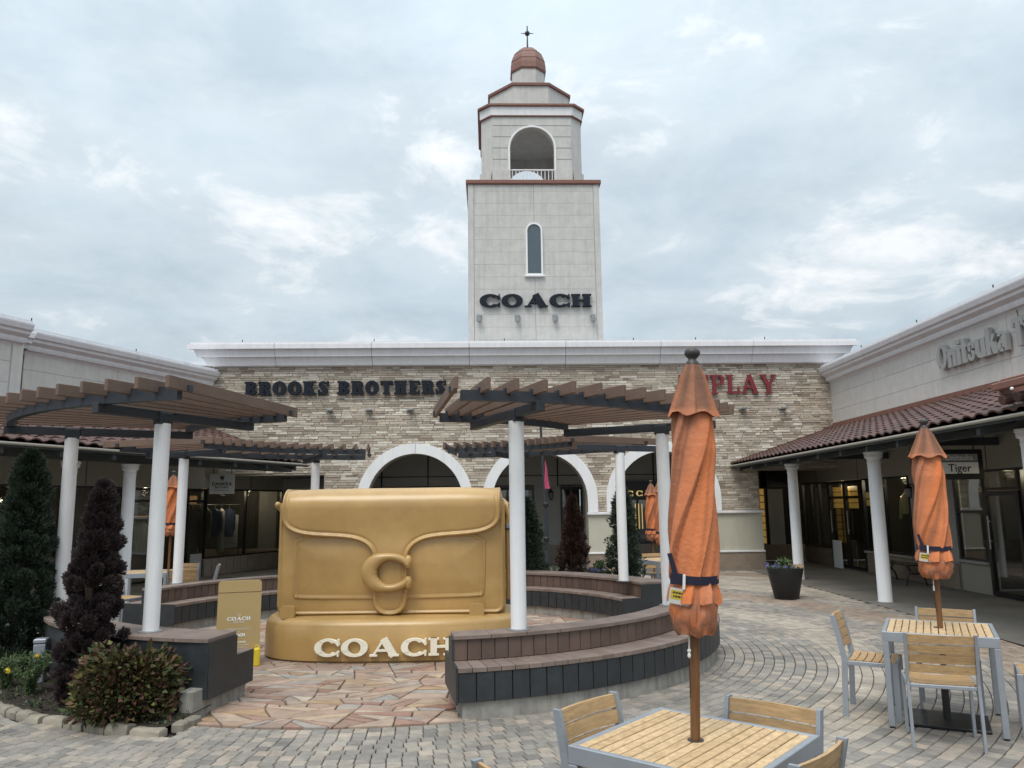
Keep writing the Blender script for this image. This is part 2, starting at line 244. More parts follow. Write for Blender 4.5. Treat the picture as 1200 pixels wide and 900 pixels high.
# ------------------------------------------------------------------ mesh builder and object helpers
class MB:
    def __init__(s): s.v = []; s.f = []
    def add(s, vs, fs):
        o = len(s.v); s.v.extend([tuple(map(float, p)) for p in vs]); s.f.extend([tuple(o+i for i in f) for f in fs]); return s
    def box(s, x0, x1, y0, y1, z0, z1):
        return s.add([(x0, y0, z0), (x1, y0, z0), (x1, y1, z0), (x0, y1, z0), (x0, y0, z1), (x1, y0, z1), (x1, y1, z1), (x0, y1, z1)],
                     [(0, 3, 2, 1), (4, 5, 6, 7), (0, 1, 5, 4), (1, 2, 6, 5), (2, 3, 7, 6), (3, 0, 4, 7)])
    def cbox(s, x0, x1, y0, y1, z0, z1, c=0.004):
        """box with chamfered edges"""
        lo, hi = (x0, y0, z0), (x1, y1, z1); vs = []; idx = {}
        for k in range(8):
            b = ((k & 1), (k >> 1) & 1, (k >> 2) & 1)
            for ax in range(3):
                p = [hi[i] if b[i] else lo[i] for i in range(3)]
                for i in range(3):
                    if i != ax: p[i] += -c if b[i] else c
                idx[(b, ax)] = len(vs); vs.append(p)
        fs = []; ctr = [(lo[i]+hi[i])/2 for i in range(3)]
        def emit(f):
            a = [Vector(vs[i]) for i in f]; n = (a[1]-a[0]).cross(a[2]-a[0]); mid = sum(a, Vector())/len(a)
            fs.append(tuple(f) if n.dot(mid-Vector(ctr)) > 0 else tuple(reversed(f)))
        for ax in range(3):
            o1, o2 = [i for i in range(3) if i != ax]
            for sd_ in (0, 1):
                f = []
                for (p, q) in ((0, 0), (1, 0), (1, 1), (0, 1)):
                    b = [0, 0, 0]; b[ax] = sd_; b[o1] = p; b[o2] = q; f.append(idx[(tuple(b), ax)])
                emit(f)
            for (p, q) in ((0, 0), (1, 0), (1, 1), (0, 1)):
                b0 = [0, 0, 0]; b0[o1] = p; b0[o2] = q; b1 = list(b0); b1[ax] = 1
                emit([idx[(tuple(b0), o1)], idx[(tuple(b1), o1)], idx[(tuple(b1), o2)], idx[(tuple(b0), o2)]])
        for k in range(8):
            b = ((k & 1), (k >> 1) & 1, (k >> 2) & 1); emit([idx[(b, 0)], idx[(b, 1)], idx[(b, 2)]])
        return s.add(vs, fs)
    def tube(s, pts, r, n=8, cap=True):
        pts = [Vector(p) for p in pts]; rs = r if isinstance(r, (list, tuple)) else [r]*len(pts); vs, fs = [], []
        ref = None
        for i, p in enumerate(pts):
            d = (pts[min(i+1, len(pts)-1)]-pts[max(i-1, 0)]).normalized()
            if ref is None: ref = d.orthogonal().normalized()
            ref = (ref-d*ref.dot(d)).normalized(); q = d.cross(ref)
            for k in range(n):
                a = 2*PI*k/n; vs.append(p+(ref*math.cos(a)+q*math.sin(a))*rs[i])
        for i in range(len(pts)-1):
            for k in range(n):
                a, b = i*n+k, i*n+(k+1) % n; fs.append((a, b, b+n, a+n))
        if cap: fs.append(tuple(reversed(range(n)))); fs.append(tuple((len(pts)-1)*n+k for k in range(n)))
        return s.add(vs, fs)
    def lathe(s, prof, n=24, c=(0, 0), a0=0.0):
        vs, fs = [], []
        for (r, z) in prof:
            for k in range(n):
                a = a0+2*PI*k/n; vs.append((c[0]+r*math.cos(a), c[1]+r*math.sin(a), z))
        for i in range(len(prof)-1):
            for k in range(n):
                a, b = i*n+k, i*n+(k+1) % n; fs.append((a, b, b+n, a+n))
        fs.append(tuple(reversed(range(n)))); fs.append(tuple((len(prof)-1)*n+k for k in range(n)))
        return s.add(vs, fs)
    def loft(s, rings, cap=True):
        n = len(rings[0]); vs = [p for r_ in rings for p in r_]; fs = []
        for i in range(len(rings)-1):
            for k in range(n):
                a, b = i*n+k, i*n+(k+1) % n; fs.append((a, b, b+n, a+n))
        if cap: fs.append(tuple(reversed(range(n)))); fs.append(tuple((len(rings)-1)*n+k for k in range(n)))
        return s.add(vs, fs)
    def sector(s, r0, r1, a0, a1, z0, z1, n=24, c=(0, 0)):
        vs, fs = [], []
        for i in range(n+1):
            a = a0+(a1-a0)*i/n; ca, sa = math.cos(a), math.sin(a)
            vs += [(c[0]+r0*ca, c[1]+r0*sa, z0), (c[0]+r1*ca, c[1]+r1*sa, z0), (c[0]+r1*ca, c[1]+r1*sa, z1), (c[0]+r0*ca, c[1]+r0*sa, z1)]
        for i in range(n):
            o = i*4
            for k in range(4): fs.append((o+k, o+4+k, o+4+(k+1) % 4, o+(k+1) % 4))
        fs.append((0, 1, 2, 3)); o = n*4; fs.append((o+3, o+2, o+1, o))
        return s.add(vs, fs)
    def prism(s, poly, lo, hi, frame=lambda x, y, h: (x, y, h)):
        n = len(poly); vs = [frame(x, y, lo) for x, y in poly]+[frame(x, y, hi) for x, y in poly]
        fs = [tuple(reversed(range(n))), tuple(range(n, 2*n))]+[(k, (k+1) % n, n+(k+1) % n, n+k) for k in range(n)]
        return s.add(vs, fs)
    def sphere(s, c, r, nu=12, nv=8):
        r = r if isinstance(r, (tuple, list)) else (r, r, r); vs, fs = [], []
        for j in range(1, nv):
            t = PI*j/nv
            for i in range(nu):
                a = 2*PI*i/nu; vs.append((c[0]+r[0]*math.sin(t)*math.cos(a), c[1]+r[1]*math.sin(t)*math.sin(a), c[2]+r[2]*math.cos(t)))
        top = len(vs); vs += [(c[0], c[1], c[2]+r[2]), (c[0], c[1], c[2]-r[2])]
        for j in range(nv-2):
            for i in range(nu):
                a, b = j*nu+i, j*nu+(i+1) % nu; fs.append((a, a+nu, b+nu, b))
        for i in range(nu):
            fs.append((top, i, (i+1) % nu)); o = (nv-2)*nu; fs.append((top+1, o+(i+1) % nu, o+i))
        return s.add(vs, fs)
    def mesh(s, name, m=None, smooth=False, fix=True):
        me = bpy.data.meshes.new(name); me.from_pydata(s.v, [], s.f)
        if m is not None: me.materials.append(M[m] if isinstance(m, str) else m)
        if fix and len(s.f) < 20000:
            bm = bmesh.new(); bm.from_mesh(me); bmesh.ops.recalc_face_normals(bm, faces=bm.faces); bm.to_mesh(me); bm.free()
        if smooth:
            me.polygons.foreach_set('use_smooth', [True]*len(me.polygons))
            try: me.set_sharp_from_angle(angle=math.radians(smooth if smooth is not True else 40))
            except Exception: pass
        me.update(); return me
    def build(s, name, m, parent=None, loc=None, rz=0.0, smooth=False, **p):
        return obj(name, s.mesh(name, m, smooth), parent, loc, rz, **p)
def obj(name, me, parent=None, loc=None, rz=0.0, label=None, kind=None, **p):
    o = bpy.data.objects.new(name, me); COL.objects.link(o)
    if parent is not None: o.parent = parent
    if loc is not None: o.location = loc
    if rz: o.rotation_euler = (0, 0, rz) if not isinstance(rz, tuple) else rz
    if label: o['label'] = label
    if kind: o['kind'] = kind
    for k, v in p.items(): o[k] = v
    return o
def thing(name, label, cat, loc=(0, 0, 0), rz=0.0, group=None):
    o = bpy.data.objects.new(name, None); COL.objects.link(o); o.location = loc; o.rotation_euler = (0, 0, rz)
    o['label'] = label; o['category'] = cat
    if group: o['group'] = group
    return o
def tag(o, label, cat, group=None):
    o['label'] = label; o['category'] = cat
    if group: o['group'] = group
    return o
def copy_thing(root, loc, rz, label, group=None):
    """a thing and copies of its parts and sub-parts; mesh data is shared"""
    r = root.copy(); COL.objects.link(r); r.location = loc; r.rotation_euler = (0, 0, rz); r['label'] = label
    if group: r['group'] = group
    for ch in root.children:
        c = ch.copy(); COL.objects.link(c); c.parent = r
        for g in ch.children:
            d = g.copy(); COL.objects.link(d); d.parent = c
    return r
def rrect(x0, x1, y0, y1, r, n=5):
    pts = []
    for cx, cy, a in ((x1-r, y1-r, 0), (x0+r, y1-r, 90), (x0+r, y0+r, 180), (x1-r, y0+r, 270)):
        for i in range(n+1):
            t = math.radians(a+90*i/n); pts.append((cx+r*math.cos(t), cy+r*math.sin(t)))
    return pts
XZ = lambda x, y, h: (x, h, y)          # polygon drawn in local x-z, extruded along y
# ------------------------------------------------------------------ lettering: slab-serif capitals drawn as strokes
def glyph(ch, st=0.24, th=0.10, sh=0.09, so=0.09, W=1.0):
    """list of simple polygons in a unit-high cell and the advance width; W stretches the letter sideways"""
    P = []
    def rect(a, b, c, d): P.append([(a, b), (c, b), (c, d), (a, d)])
    def stroke(pts, ws):
        l, r = [], []
        for i, (x, y) in enumerate(pts):
            x0, y0 = pts[max(i-1, 0)]; x1, y1 = pts[min(i+1, len(pts)-1)]
            d = math.hypot(x1-x0, y1-y0) or 1; nx, ny = -(y1-y0)/d, (x1-x0)/d; w_ = ws[i] if isinstance(ws, list) else ws
            l.append((x+nx*w_/2, y+ny*w_/2)); r.append((x-nx*w_/2, y-ny*w_/2))
        for i in range(len(pts)-1): P.append([l[i], l[i+1], r[i+1], r[i]])
    def arc(cx, cy, rx_, ry_, tx, ty, a0, a1, n=18):
        o, i_ = [], []
        for k in range(n+1):
            a = math.radians(a0+(a1-a0)*k/n); o.append((cx+rx_*math.cos(a), cy+ry_*math.sin(a))); i_.append((cx+(rx_-tx)*math.cos(a), cy+(ry_-ty)*math.sin(a)))
        for k in range(n): P.append([o[k], o[k+1], i_[k+1], i_[k]])
    def stem(x, foot=True, head=True):
        rect(x, 0, x+st, 1)
        if foot: rect(x-so, 0, x+st+so, sh)
        if head: rect(x-so, 1-sh, x+st+so, 1)
    w = 0.9*W
    if ch == 'I': stem(so); w = st+2*so
    elif ch == 'H': stem(so); stem(w-so-st); rect(so+st, 0.5-th/2, w-so-st, 0.5+th/2)
    elif ch in 'BPR':
        w = 0.84*W; x = so+st; rect(so, 0, x, 1); rect(0, 0, x+(so if ch != 'B' else 0), sh); rect(0, 1-sh, x, 1)
        if ch == 'B':
            arc(x+0.0, 0.755, w-x-0.04, 0.245, st, th, -90, 90); arc(x+0.0, 0.27, w-x, 0.27, st, th, -90, 90)
        else:
            arc(x+(w-x)*0.35, 0.72, (w-x)*0.65-0.0, 0.28, st*0.95, th, -90, 90); rect(x, 1-th, x+(w-x)*0.36, 1); rect(x, 0.44, x+(w-x)*0.36, 0.44+th)
            if ch == 'R': stroke([(x+(w-x)*0.38, 0.46), (x+(w-x)*0.62, 0.25), (w-st*0.4, 0.04)], st*0.95); rect(w-st*0.9, 0, w+so*0.7, sh); w += so*0.6
    elif ch == 'E':
        w = 0.80*W; stem(so); rect(so, 1-th, w, 1); rect(so, 0, w, th); rect(so+st, 0.5-th/2, w*0.72, 0.5+th/2)
        rect(w-th*0.9, 0.72, w, 1); rect(w-th*0.9, 0, w, 0.30); rect(w*0.72-th*0.6, 0.36, w*0.72, 0.64)
    elif ch == 'L': w = 0.78*W; stem(so); rect(so, 0, w, th); rect(w-th*0.9, 0, w, 0.33)
    elif ch == 'T': w = 0.86*W; rect(w/2-st/2, 0, w/2+st/2, 1); rect(w/2-st/2-so, 0, w/2+st/2+so, sh); rect(0, 1-th, w, 1); rect(0, 0.70, th*0.9, 1); rect(w-th*0.9, 0.70, w, 1)
    elif ch == 'K':
        stem(so); stroke([(so+st*0.8, 0.36), (w-st*0.7, 0.97)], th*1.2); stroke([(so+st+0.08*W, 0.52), (w-st*0.6, 0.03)], st*0.95); rect(w-st*1.2-so*0.4, 0, w+so*0.5, sh); rect(w-st*1.1-so*0.6, 1-sh, w, 1); w += so*0.5
    elif ch in 'OC':
        w = (0.95 if ch == 'O' else 0.90)*W
        if ch == 'O': arc(w/2, 0.5, w/2, 0.52, st*1.06, th*1.1, 0, 360, 32)
        else:
            arc(w*0.53, 0.5, w*0.53, 0.52, st*1.08, th*1.1, 42, 318, 28)
            rect(w-th*0.75, 0.60, w, 1.0); rect(w-th*0.75, 0.0, w, 0.30); stroke([(w*0.86, 0.86), (w-0.01, 0.66)], th*1.2); stroke([(w*0.86, 0.14), (w-0.01, 0.30)], th)
    elif ch == 'G': arc(w*0.53, 0.5, w*0.53, 0.52, st, th, 45, 360, 26); rect(w*0.6, 0.42, w+0.05, 0.42+sh); rect(w-st*0.8, 0, w+0.0, 0.45); rect(w-th*0.7, 0.62, w, 1.0)
    elif ch == 'U': rect(so, 0.35, so+st, 1); rect(w-so-th, 0.35, w-so, 1); rect(0, 1-sh, 2*so+st, 1); rect(w-2*so-th, 1-sh, w, 1); arc(w/2, 0.38, w/2-so, 0.38, th*1.6, th*1.3, 180, 360)
    elif ch == 'S':
        w = 0.74*W; pts = []; ws = []
        for k in range(27):
            t = k/26; a = t*2*PI
            if t < 0.5: ang = math.radians(35+t*2*235); pts.append((w/2+(w/2-st*0.42)*math.cos(ang), 0.75+(0.25-th*0.55)*math.sin(ang)))
            else: ang = math.radians(90-(t-0.5)*2*235); pts.append((w/2+(w/2-st*0.42)*math.cos(ang), 0.25+(0.25-th*0.55)*math.sin(ang)))
            ws.append(th+(st*1.0-th)*math.exp(-((t-0.5)/0.17)**2))
        stroke(pts, ws); rect(w-th*0.9, 0.64, w, 1.0); rect(0, 0.0, th*0.9, 0.36)
    elif ch == 'A':
        w = 1.04*W; stroke([(st*0.55, 0.03), (w*0.47, 0.97)], th); stroke([(w*0.47, 1.0), (w-st*0.75, 0.0)], st*1.1); rect(w*0.22, 0.27, w*0.72, 0.27+th); rect(0, 0, st*0.9+so, sh); rect(w-st*1.5-so*0.3, 0, w, sh)
    elif ch == 'Y':
        w = 0.98*W; rect(w/2-st/2, 0, w/2+st/2, 0.46); rect(w/2-st/2-so, 0, w/2+st/2+so, sh); stroke([(st*0.75, 0.98), (w/2, 0.40)], st); stroke([(w-st*0.5, 0.98), (w/2+th*0.4, 0.42)], th*1.2); rect(0, 1-sh, st*1.5+so*0.6, 1); rect(w-st*1.2-so*0.4, 1-sh, w, 1)
    else: w = 0.45
    return P, w
_gl = {}
def letter_mesh(ch, h, sx, depth, m, style):
    key = (ch, round(h, 4), round(sx, 4), depth, m, tuple(sorted(style.items())))
    if key not in _gl:
        P, wd = glyph(ch, **style); b = MB()
        for i, poly in enumerate(P):
            a = sum(poly[k][0]*poly[(k+1) % len(poly)][1]-poly[(k+1) % len(poly)][0]*poly[k][1] for k in range(len(poly)))
            if abs(a) < 1e-6: continue
            e = (i % 9)*0.0006
            b.prism([(x*sx, y*h) for x, y in poly], -depth-e, 0.0-e*0.5, XZ)
        _gl[key] = (b.mesh('letter', m), wd*sx)
    return _gl[key]
def write(parent, text, x0, x1, z0, h, depth, m, style, y=0.0, gap=0.10, posfn=None):
    """the words across x0..x1 in the parent's x-z plane (facing -y), one part per letter"""
    adv = [(glyph(c, **style)[1] if c != ' ' else 0.42) for c in text]
    tot = sum(adv)+gap*(len(text)-1); sx = (x1-x0)/tot; x = x0
    for c, a in zip(text, adv):
        if c != ' ':
            me, wd = letter_mesh(c, h, sx, depth, m, style)
            loc, rz = ((x, y, z0), 0.0) if posfn is None else posfn(x, wd, z0)
            obj('letter', me, parent, loc, rz)
        x += (a+gap)*sx
def text_mesh(body, size, m, extrude=0.001, offset=0.0, align='CENTER', name='lettering'):
    cu = bpy.data.curves.new('t', 'FONT'); cu.body = body; cu.size = size; cu.extrude = extrude; cu.offset = offset; cu.align_x = align; cu.resolution_u = 3
    o = bpy.data.objects.new('t', cu); COL.objects.link(o)
    me = bpy.data.meshes.new_from_object(o.evaluated_get(bpy.context.evaluated_depsgraph_get()))
    bpy.data.objects.remove(o); bpy.data.curves.remove(cu); me.name = name; me.materials.clear(); me.materials.append(M[m]); return me
def text_part(parent, body, size, m, loc, rot=(PI/2, 0, 0), name='lettering', **k):
    return obj(name, text_mesh(body, size, m, name=name, **k), parent, loc, rot)
# ================================================================== GROUND
PC = (-1.55, 10.4)                    # centre of the plaza rings
CR, CL = (-1.2, 10.3), (-2.0, 10.5)   # centres of the right-hand and left-hand bench arcs
g = MB(); g.add([(-400, -300, -0.03), (400, -300, -0.03), (400, 900, -0.03), (-400, 900, -0.03)], [(0, 1, 2, 3)])
ground = g.build('ground', 'joint', kind='structure', label='dark jointing bed of the paved plaza')
def ray_to(x, y): return math.hypot(x, y-0.0)
# concentric paver rings, the 300 nearest as parts, the others joined
def in_bed(x, y):
    dx, dy = x-CL[0], y-CL[1]; r = math.hypot(dx, dy); a = math.degrees(math.atan2(dy, dx))
    return r < 4.24 and (a < -99.6 or a > 150)
def in_view(x, y, m=0.35):
    return y > 4.4 and abs(x) < y*0.68+m
bricks = []
r = 3.70; ring = 0
while r < 15.0:
    wd = 0.108 if r < 8.3 else 0.15; A_ = 0
    L_ = 0.108 if r < 8.3 else 0.22
    n = int(2*PI*r/L_); ph = random.random()
    for k in range(n):
        a = 2*PI*(k+0.5*(ring % 2)+ph*0.2)/n; x, y = PC[0]+(r+wd/2)*math.cos(a), PC[1]+(r+wd/2)*math.sin(a)
        if r+wd/2 < 3.925 and -106.8 < math.degrees(math.atan2(math.sin(a), math.cos(a))) < -74.5: continue
        if not in_view(x, y) or y > 20.4 or in_bed(x, y) or x > 6.15 or (y > 14.5 and x < 2.0) or x < -7.5: continue
        bricks.append((math.hypot(x, y), x, y, a, wd, 2*PI*(r+wd/2)/n, r))
    r += wd; ring += 1
bricks.sort()
def paver_geo(b, x, y, a, wd, ln, dz, tx, ty):
    """one paver: bevelled top, sides down into the joint"""
    ca, sa = math.cos(a), math.sin(a); h0, h1 = -0.02, 0.0; g_ = 0.0035; c = 0.005
    pts = []
    for (i, ins, z) in ((0, 0, h0), (1, 0, h1-c), (2, c, h1)):
        for (p, q) in ((-1, -1), (1, -1), (1, 1), (-1, 1)):
            u = p*(wd/2-g_-ins); v = q*(ln/2-g_-ins); zz = z+dz*(i > 0)+(u*tx+v*ty)*(i > 0)
            pts.append((x+u*ca-v*sa, y+u*sa+v*ca, zz))
    b.add(pts, [(8, 9, 10, 11)]+[(i+4, (i+1) % 4+4, (i+1) % 4+8, i+8) for i in range(4)]+[(i, (i+1) % 4, (i+1) % 4+4, i+4) for i in range(4)])
def zone(rr, x=0, y=0):
    if rr > 8.3: return 'paver_brown' if int(rr*1.1) % 4 == 0 else 'paver_pale'
    if 5.3 < rr < 5.9: return 'paver_pale'
    if 6.9 < rr < 7.6: return 'paver_brown'
    return 'paver'
shared = {}
stuffs = {}
for i, (d, x, y, a, wd, ln, rr) in enumerate(bricks):
    jz, tx, ty = random.uniform(-0.0015, 0.0015), random.uniform(-0.02, 0.02), random.uniform(-0.02, 0.02)
    mt = zone(rr, x, y)
    if i < 300:
        v = random.randrange(6); key = (mt, v, round(ln, 3))
        if key not in shared:
            b = MB(); paver_geo(b, 0, 0, 0, wd, ln, jz, tx, ty); shared[key] = b.mesh('paver', mt)
        obj('paver', shared[key], ground, (x, y, 0), a)
    else:
        paver_geo(stuffs.setdefault(mt, MB()), x, y, a, wd, ln, jz, tx, ty)
pm = MB()
me_all = None
mats_order = list(stuffs); fm = []
for k in mats_order:
    fm += [mats_order.index(k)]*len(stuffs[k].f); pm.add(stuffs[k].v, stuffs[k].f)
me = pm.mesh('paver', None, fix=False)
for k in mats_order: me.materials.append(M[k])
me.polygons.foreach_set('material_index', fm); me.update()
obj('paver', me, ground, kind='stuff')
# smooth slabs under the arcades, the far paving, and the bed of soil
b = MB(); b.add([(6.15, 3.5, 0.004), (9.4, 3.5, 0.004), (9.4, 23.6, 0.004), (6.15, 23.6, 0.004)], [(0, 1, 2, 3)])
b.add([(-9.0, 20.2, 0.003), (6.15, 20.4, 0.003), (6.15, 23.9, 0.003), (-9.0, 23.9, 0.003)], [(0, 1, 2, 3)])
b.build('walkway', 'walk', kind='structure', label='smooth grey walkway under the arcade')
b = MB(); b.add([(-14, 3, -0.012), (-5.4, 3, -0.012), (-5.4, 20.25, -0.012), (-14, 20.25, -0.012)], [(0, 1, 2, 3)])
b.add([(-5.4, 13.9, -0.012), (6.15, 13.9, -0.012), (6.15, 20.4, -0.012), (-5.4, 20.25, -0.012)], [(0, 1, 2, 3)])
b.build('pavement', 'farpave', kind='structure', label='pale paving in front of the shops')
b = MB(); n = 40
ring0 = [(CL[0]+3.5*math.cos(math.radians(a)), CL[1]+3.5*math.sin(math.radians(a))) for a in np.linspace(-100.8, -215, n)]
ring1 = [(CL[0]+4.16*math.cos(math.radians(a)), CL[1]+4.16*math.sin(math.radians(a))) for a in np.linspace(-100.8, -215, n)]
v = [(x, y, 0.06) for x, y in ring0]+[(x, y, 0.045) for x, y in ring1]; b.add(v, [(i, i+1, n+i+1, n+i) for i in range(n-1)])
bed = b.build('planting_bed', 'soil', kind='structure', label='dark soil of the planting bed by the left bench')
b = MB(); b.sector(3.62, 4.5, math.radians(28), math.radians(84), -0.02, 0.07, 24, CR); b.build('planting_bed', 'soil', kind='structure', label='dark soil of the planting bed behind the far bench')
# rough kerb stones round the bed
a = -100.6; k = 0
while a > -190:
    da = random.uniform(1.9, 3.9); a0, a1 = math.radians(a), math.radians(a-da+0.35)
    b = MB(); r0, r1, h = 4.14, 4.245+random.uniform(-0.014, 0.014), 0.058+random.uniform(-0.014, 0.012)
    v = []
    for (ins, z) in ((0, -0.02), (0, h-0.02), (0.02, h)):
        for t in np.linspace(0, 1, 4):
            aa = a0+(a1-a0)*(t if not ins else 0.06+0.88*t); v.append((CL[0]+(r0+ins)*math.cos(aa), CL[1]+(r0+ins)*math.sin(aa), z+random.uniform(-.006, .006)*(z > 0)))
        for t in np.linspace(1, 0, 4):
            aa = a0+(a1-a0)*(t if not ins else 0.06+0.88*t); v.append((CL[0]+(r1-ins+random.uniform(-.006, .006))*math.cos(aa), CL[1]+(r1-ins)*math.sin(aa), z+random.uniform(-.006, .006)*(z > 0)))
    f = []
    for lv in (0, 8):
        for i in range(8): f.append((lv+i, lv+(i+1) % 8, lv+8+(i+1) % 8, lv+8+i))
    f += [(16+i, 17+i, 22-i, 23-i) for i in range(3)]
    b.add(v, f); b.build('kerb_stone', 'kerb', bed, smooth=50); a -= da
for k in range(2):
    rr = 3.87+.16*k; b = MB(); b.cbox(-.068, .068, -.05, .05, -.02, .055+.006*k, .014); b.build('kerb_stone', 'kerb', bed, (CL[0]+rr*math.cos(math.radians(-100.0)), CL[1]+rr*math.sin(math.radians(-100.0)), 0), math.radians(-98+4*k))
# ------------------------------------------------------------------ crazy paving inside the ring
def clip(poly, nx, ny, c):
    """keep the side nx*x+ny*y <= c"""
    o = []
    for i in range(len(poly)):
        p, q = poly[i], poly[(i+1) % len(poly)]; dp, dq = nx*p[0]+ny*p[1]-c, nx*q[0]+ny*q[1]-c
        if dp <= 0: o.append(p)
        if (dp < 0 < dq) or (dq < 0 < dp):
            t = dp/(dp-dq); o.append((p[0]+(q[0]-p[0])*t, p[1]+(q[1]-p[1])*t))
    return o
fl = MB(); fl.add([(PC[0]+3.90*math.cos(t), PC[1]+3.90*math.sin(t), -0.012) for t in np.linspace(0, 2*PI, 65)[:-1]], [tuple(range(64))])
court = fl.build('courtyard_floor', 'mortar_pale', kind='structure', label='crazy paved circle inside the ring of benches')
rs = random.Random(11)
def area_c(p):
    a = cx = cy = 0
    for i in range(len(p)):
        (x0, y0), (x1, y1) = p[i], p[(i+1) % len(p)]; w_ = x0*y1-x1*y0; a += w_; cx += (x0+x1)*w_; cy += (y0+y1)*w_
    return (abs(a)/2, (cx/(3*a), cy/(3*a))) if abs(a) > 1e-9 else (0, p[0])
def shatter(p, out):
    """slabs as a mason would break them: split by random lines, mostly flat ones, until small enough"""
    a, c = area_c(p)
    if a < rs.choice((.022, .035, .05, .075, .12)) or len(p) < 3: out.append(p); return
    xs_, ys_ = [q[0] for q in p], [q[1] for q in p]; wx, wy = max(xs_)-min(xs_), max(ys_)-min(ys_)
    th = rs.gauss(0, .38)+(PI/2 if wx > wy*rs.uniform(1.3, 2.6) else 0)
    nx, ny = -math.sin(th), math.cos(th); o = nx*(c[0]+rs.uniform(-.12, .12)*wx)+ny*(c[1]+rs.uniform(-.12, .12)*wy)
    for q in (clip(p, nx, ny, o), clip(p, -nx, -ny, -o)):
        if len(q) >= 3: shatter(q, out)
def inset(poly, d):
    n = len(poly); o = poly
    cx, cy = sum(p[0] for p in poly)/n, sum(p[1] for p in poly)/n
    for i in range(n):
        p, q = poly[i], poly[(i+1) % n]; ex, ey = q[0]-p[0], q[1]-p[1]; l = math.hypot(ex, ey)
        if l < 1e-6: continue
        nx, ny = ey/l, -ex/l
        if nx*(cx-p[0])+ny*(cy-p[1]) > 0: nx, ny = -nx, -ny
        o = clip(o, nx, ny, nx*p[0]+ny*p[1]-d)
        if len(o) < 3: return []
    return o
def jag(poly):
    o = []
    for i, p in enumerate(poly):
        q = poly[(i+1) % len(poly)]; l = math.hypot(q[0]-p[0], q[1]-p[1]); o.append(p)
        m_ = int(l/0.11)
        for k in range(1, m_): t = k/m_; o.append((p[0]+(q[0]-p[0])*t+rs.uniform(-.006, .006), p[1]+(q[1]-p[1])*t+rs.uniform(-.006, .006)))
    return o
cells = []; shards = []
disc = [(PC[0]+3.9*math.cos(t), PC[1]+3.9*math.sin(t)) for t in np.linspace(0, 2*PI, 49)[:-1]]
roots = []
while len(roots) < 70:
    q = (PC[0]+rs.uniform(-4, 4), PC[1]+rs.uniform(-4, 4))
    if all(math.hypot((q[0]-o[0]), (q[1]-o[1])*1.6) > .75 for o in roots): roots.append(q)
for s in roots:
    p = disc
    for q in roots:
        if q is not s and len(p) >= 3:
            nx, ny = 2*(q[0]-s[0]), 2*(q[1]-s[1])*2.5; p = clip(p, nx, ny, q[0]**2-s[0]**2+(q[1]**2-s[1]**2)*2.5)
    if len(p) >= 3: shatter(p, shards)
for p in shards:
    p = inset(p, rs.uniform(0.005, 0.010))
    if len(p) < 3: continue
    a, c = area_c(p); da = math.degrees(math.atan2(c[1]-PC[1], c[0]-PC[0]))
    if a > .004 and (math.hypot(c[0]-PC[0], c[1]-PC[1]) < 3.5 or -107 < da < -74): cells.append((math.hypot(*c), p))
cells.sort(key=lambda c: c[0]); rest = MB()
def flag_geo(b, p, o=(0, 0)):
    p = jag(p); p2 = inset(p, 0.007)
    dz = rs.uniform(-0.002, 0.002)
    n = len(p); cx, cy = sum(q[0] for q in p)/n, sum(q[1] for q in p)/n
    top = [(cx+(q[0]-cx)*0.965, cy+(q[1]-cy)*0.965) for q in p]
    v = [(x-o[0], y-o[1], -0.011) for x, y in p]+[(x-o[0], y-o[1], 0.004+dz) for x, y in p]+[(x-o[0], y-o[1], 0.010+dz) for x, y in top]
    b.add(v, [(i, (i+1) % n, n+(i+1) % n, n+i) for i in range(n)]+[(n+i, n+(i+1) % n, 2*n+(i+1) % n, 2*n+i) for i in range(n)]+[tuple(2*n+i for i in range(n))])
for i, (d, p) in enumerate(cells):
    if i < 300:
        c = (sum(q[0] for q in p)/len(p), sum(q[1] for q in p)/len(p)); b = MB(); flag_geo(b, p, c); b.build('flagstone', 'flag', court, (*c, 0))
    else: flag_geo(rest, p)
rest.build('flagstone', 'flag', court, kind='stuff')
# ================================================================== STONE FACADE (local x along the wall, y into the building)
FA = math.atan(0.03)
fac = thing('outlet_building', 'long low shop building faced in ledge stone with white arches and two shop signs', 'building', (0, 20.6, 0), FA)
ARCH = (-2.60, 0.71, 4.01); RI, RO, ZS = 1.265, 1.535, 1.87
XL, XR, ZT = -9.3, 9.0, 5.56
wb = MB(); xs = sorted(set([XL, XR, 6.6, -5.0]+[c+RI*math.sin(t) for c in ARCH for t in np.linspace(-PI/2, PI/2, 25)]))
def zlow(x, e):
    for c in ARCH:
        if abs(x-c) < RI-1e-6 or (abs(abs(x-c)-RI) < 1e-6 and (x-c)*e < 0): return ZS+math.sqrt(max(0, RI*RI-(x-c)**2))
    return 0.0 if -5.0 < x < 6.6 else 2.6
for x0, x1 in zip(xs[:-1], xs[1:]):
    mid = (x0+x1)/2; ins = any(abs(mid-c) < RI for c in ARCH)
    a0, a1 = (ZS+math.sqrt(max(0, RI*RI-min((x0-c)**2 for c in ARCH))), ZS+math.sqrt(max(0, RI*RI-min((x1-c)**2 for c in ARCH)))) if ins else (zlow(mid, 0),)*2
    wb.add([(x0, 0, a0), (x1, 0, a1), (x1, 0, ZT), (x0, 0, ZT), (x0, .5, a0), (x1, .5, a1), (x1, .5, ZT), (x0, .5, ZT)],
           [(0, 1, 2, 3), (5, 4, 7, 6), (4, 5, 1, 0), (3, 2, 6, 7)])
for c in ARCH:
    for sgn in (-1, 1): wb.add([(c+sgn*RI, 0, 0), (c+sgn*RI, .5, 0), (c+sgn*RI, .5, ZS), (c+sgn*RI, 0, ZS)], [(0, 1, 2, 3)])
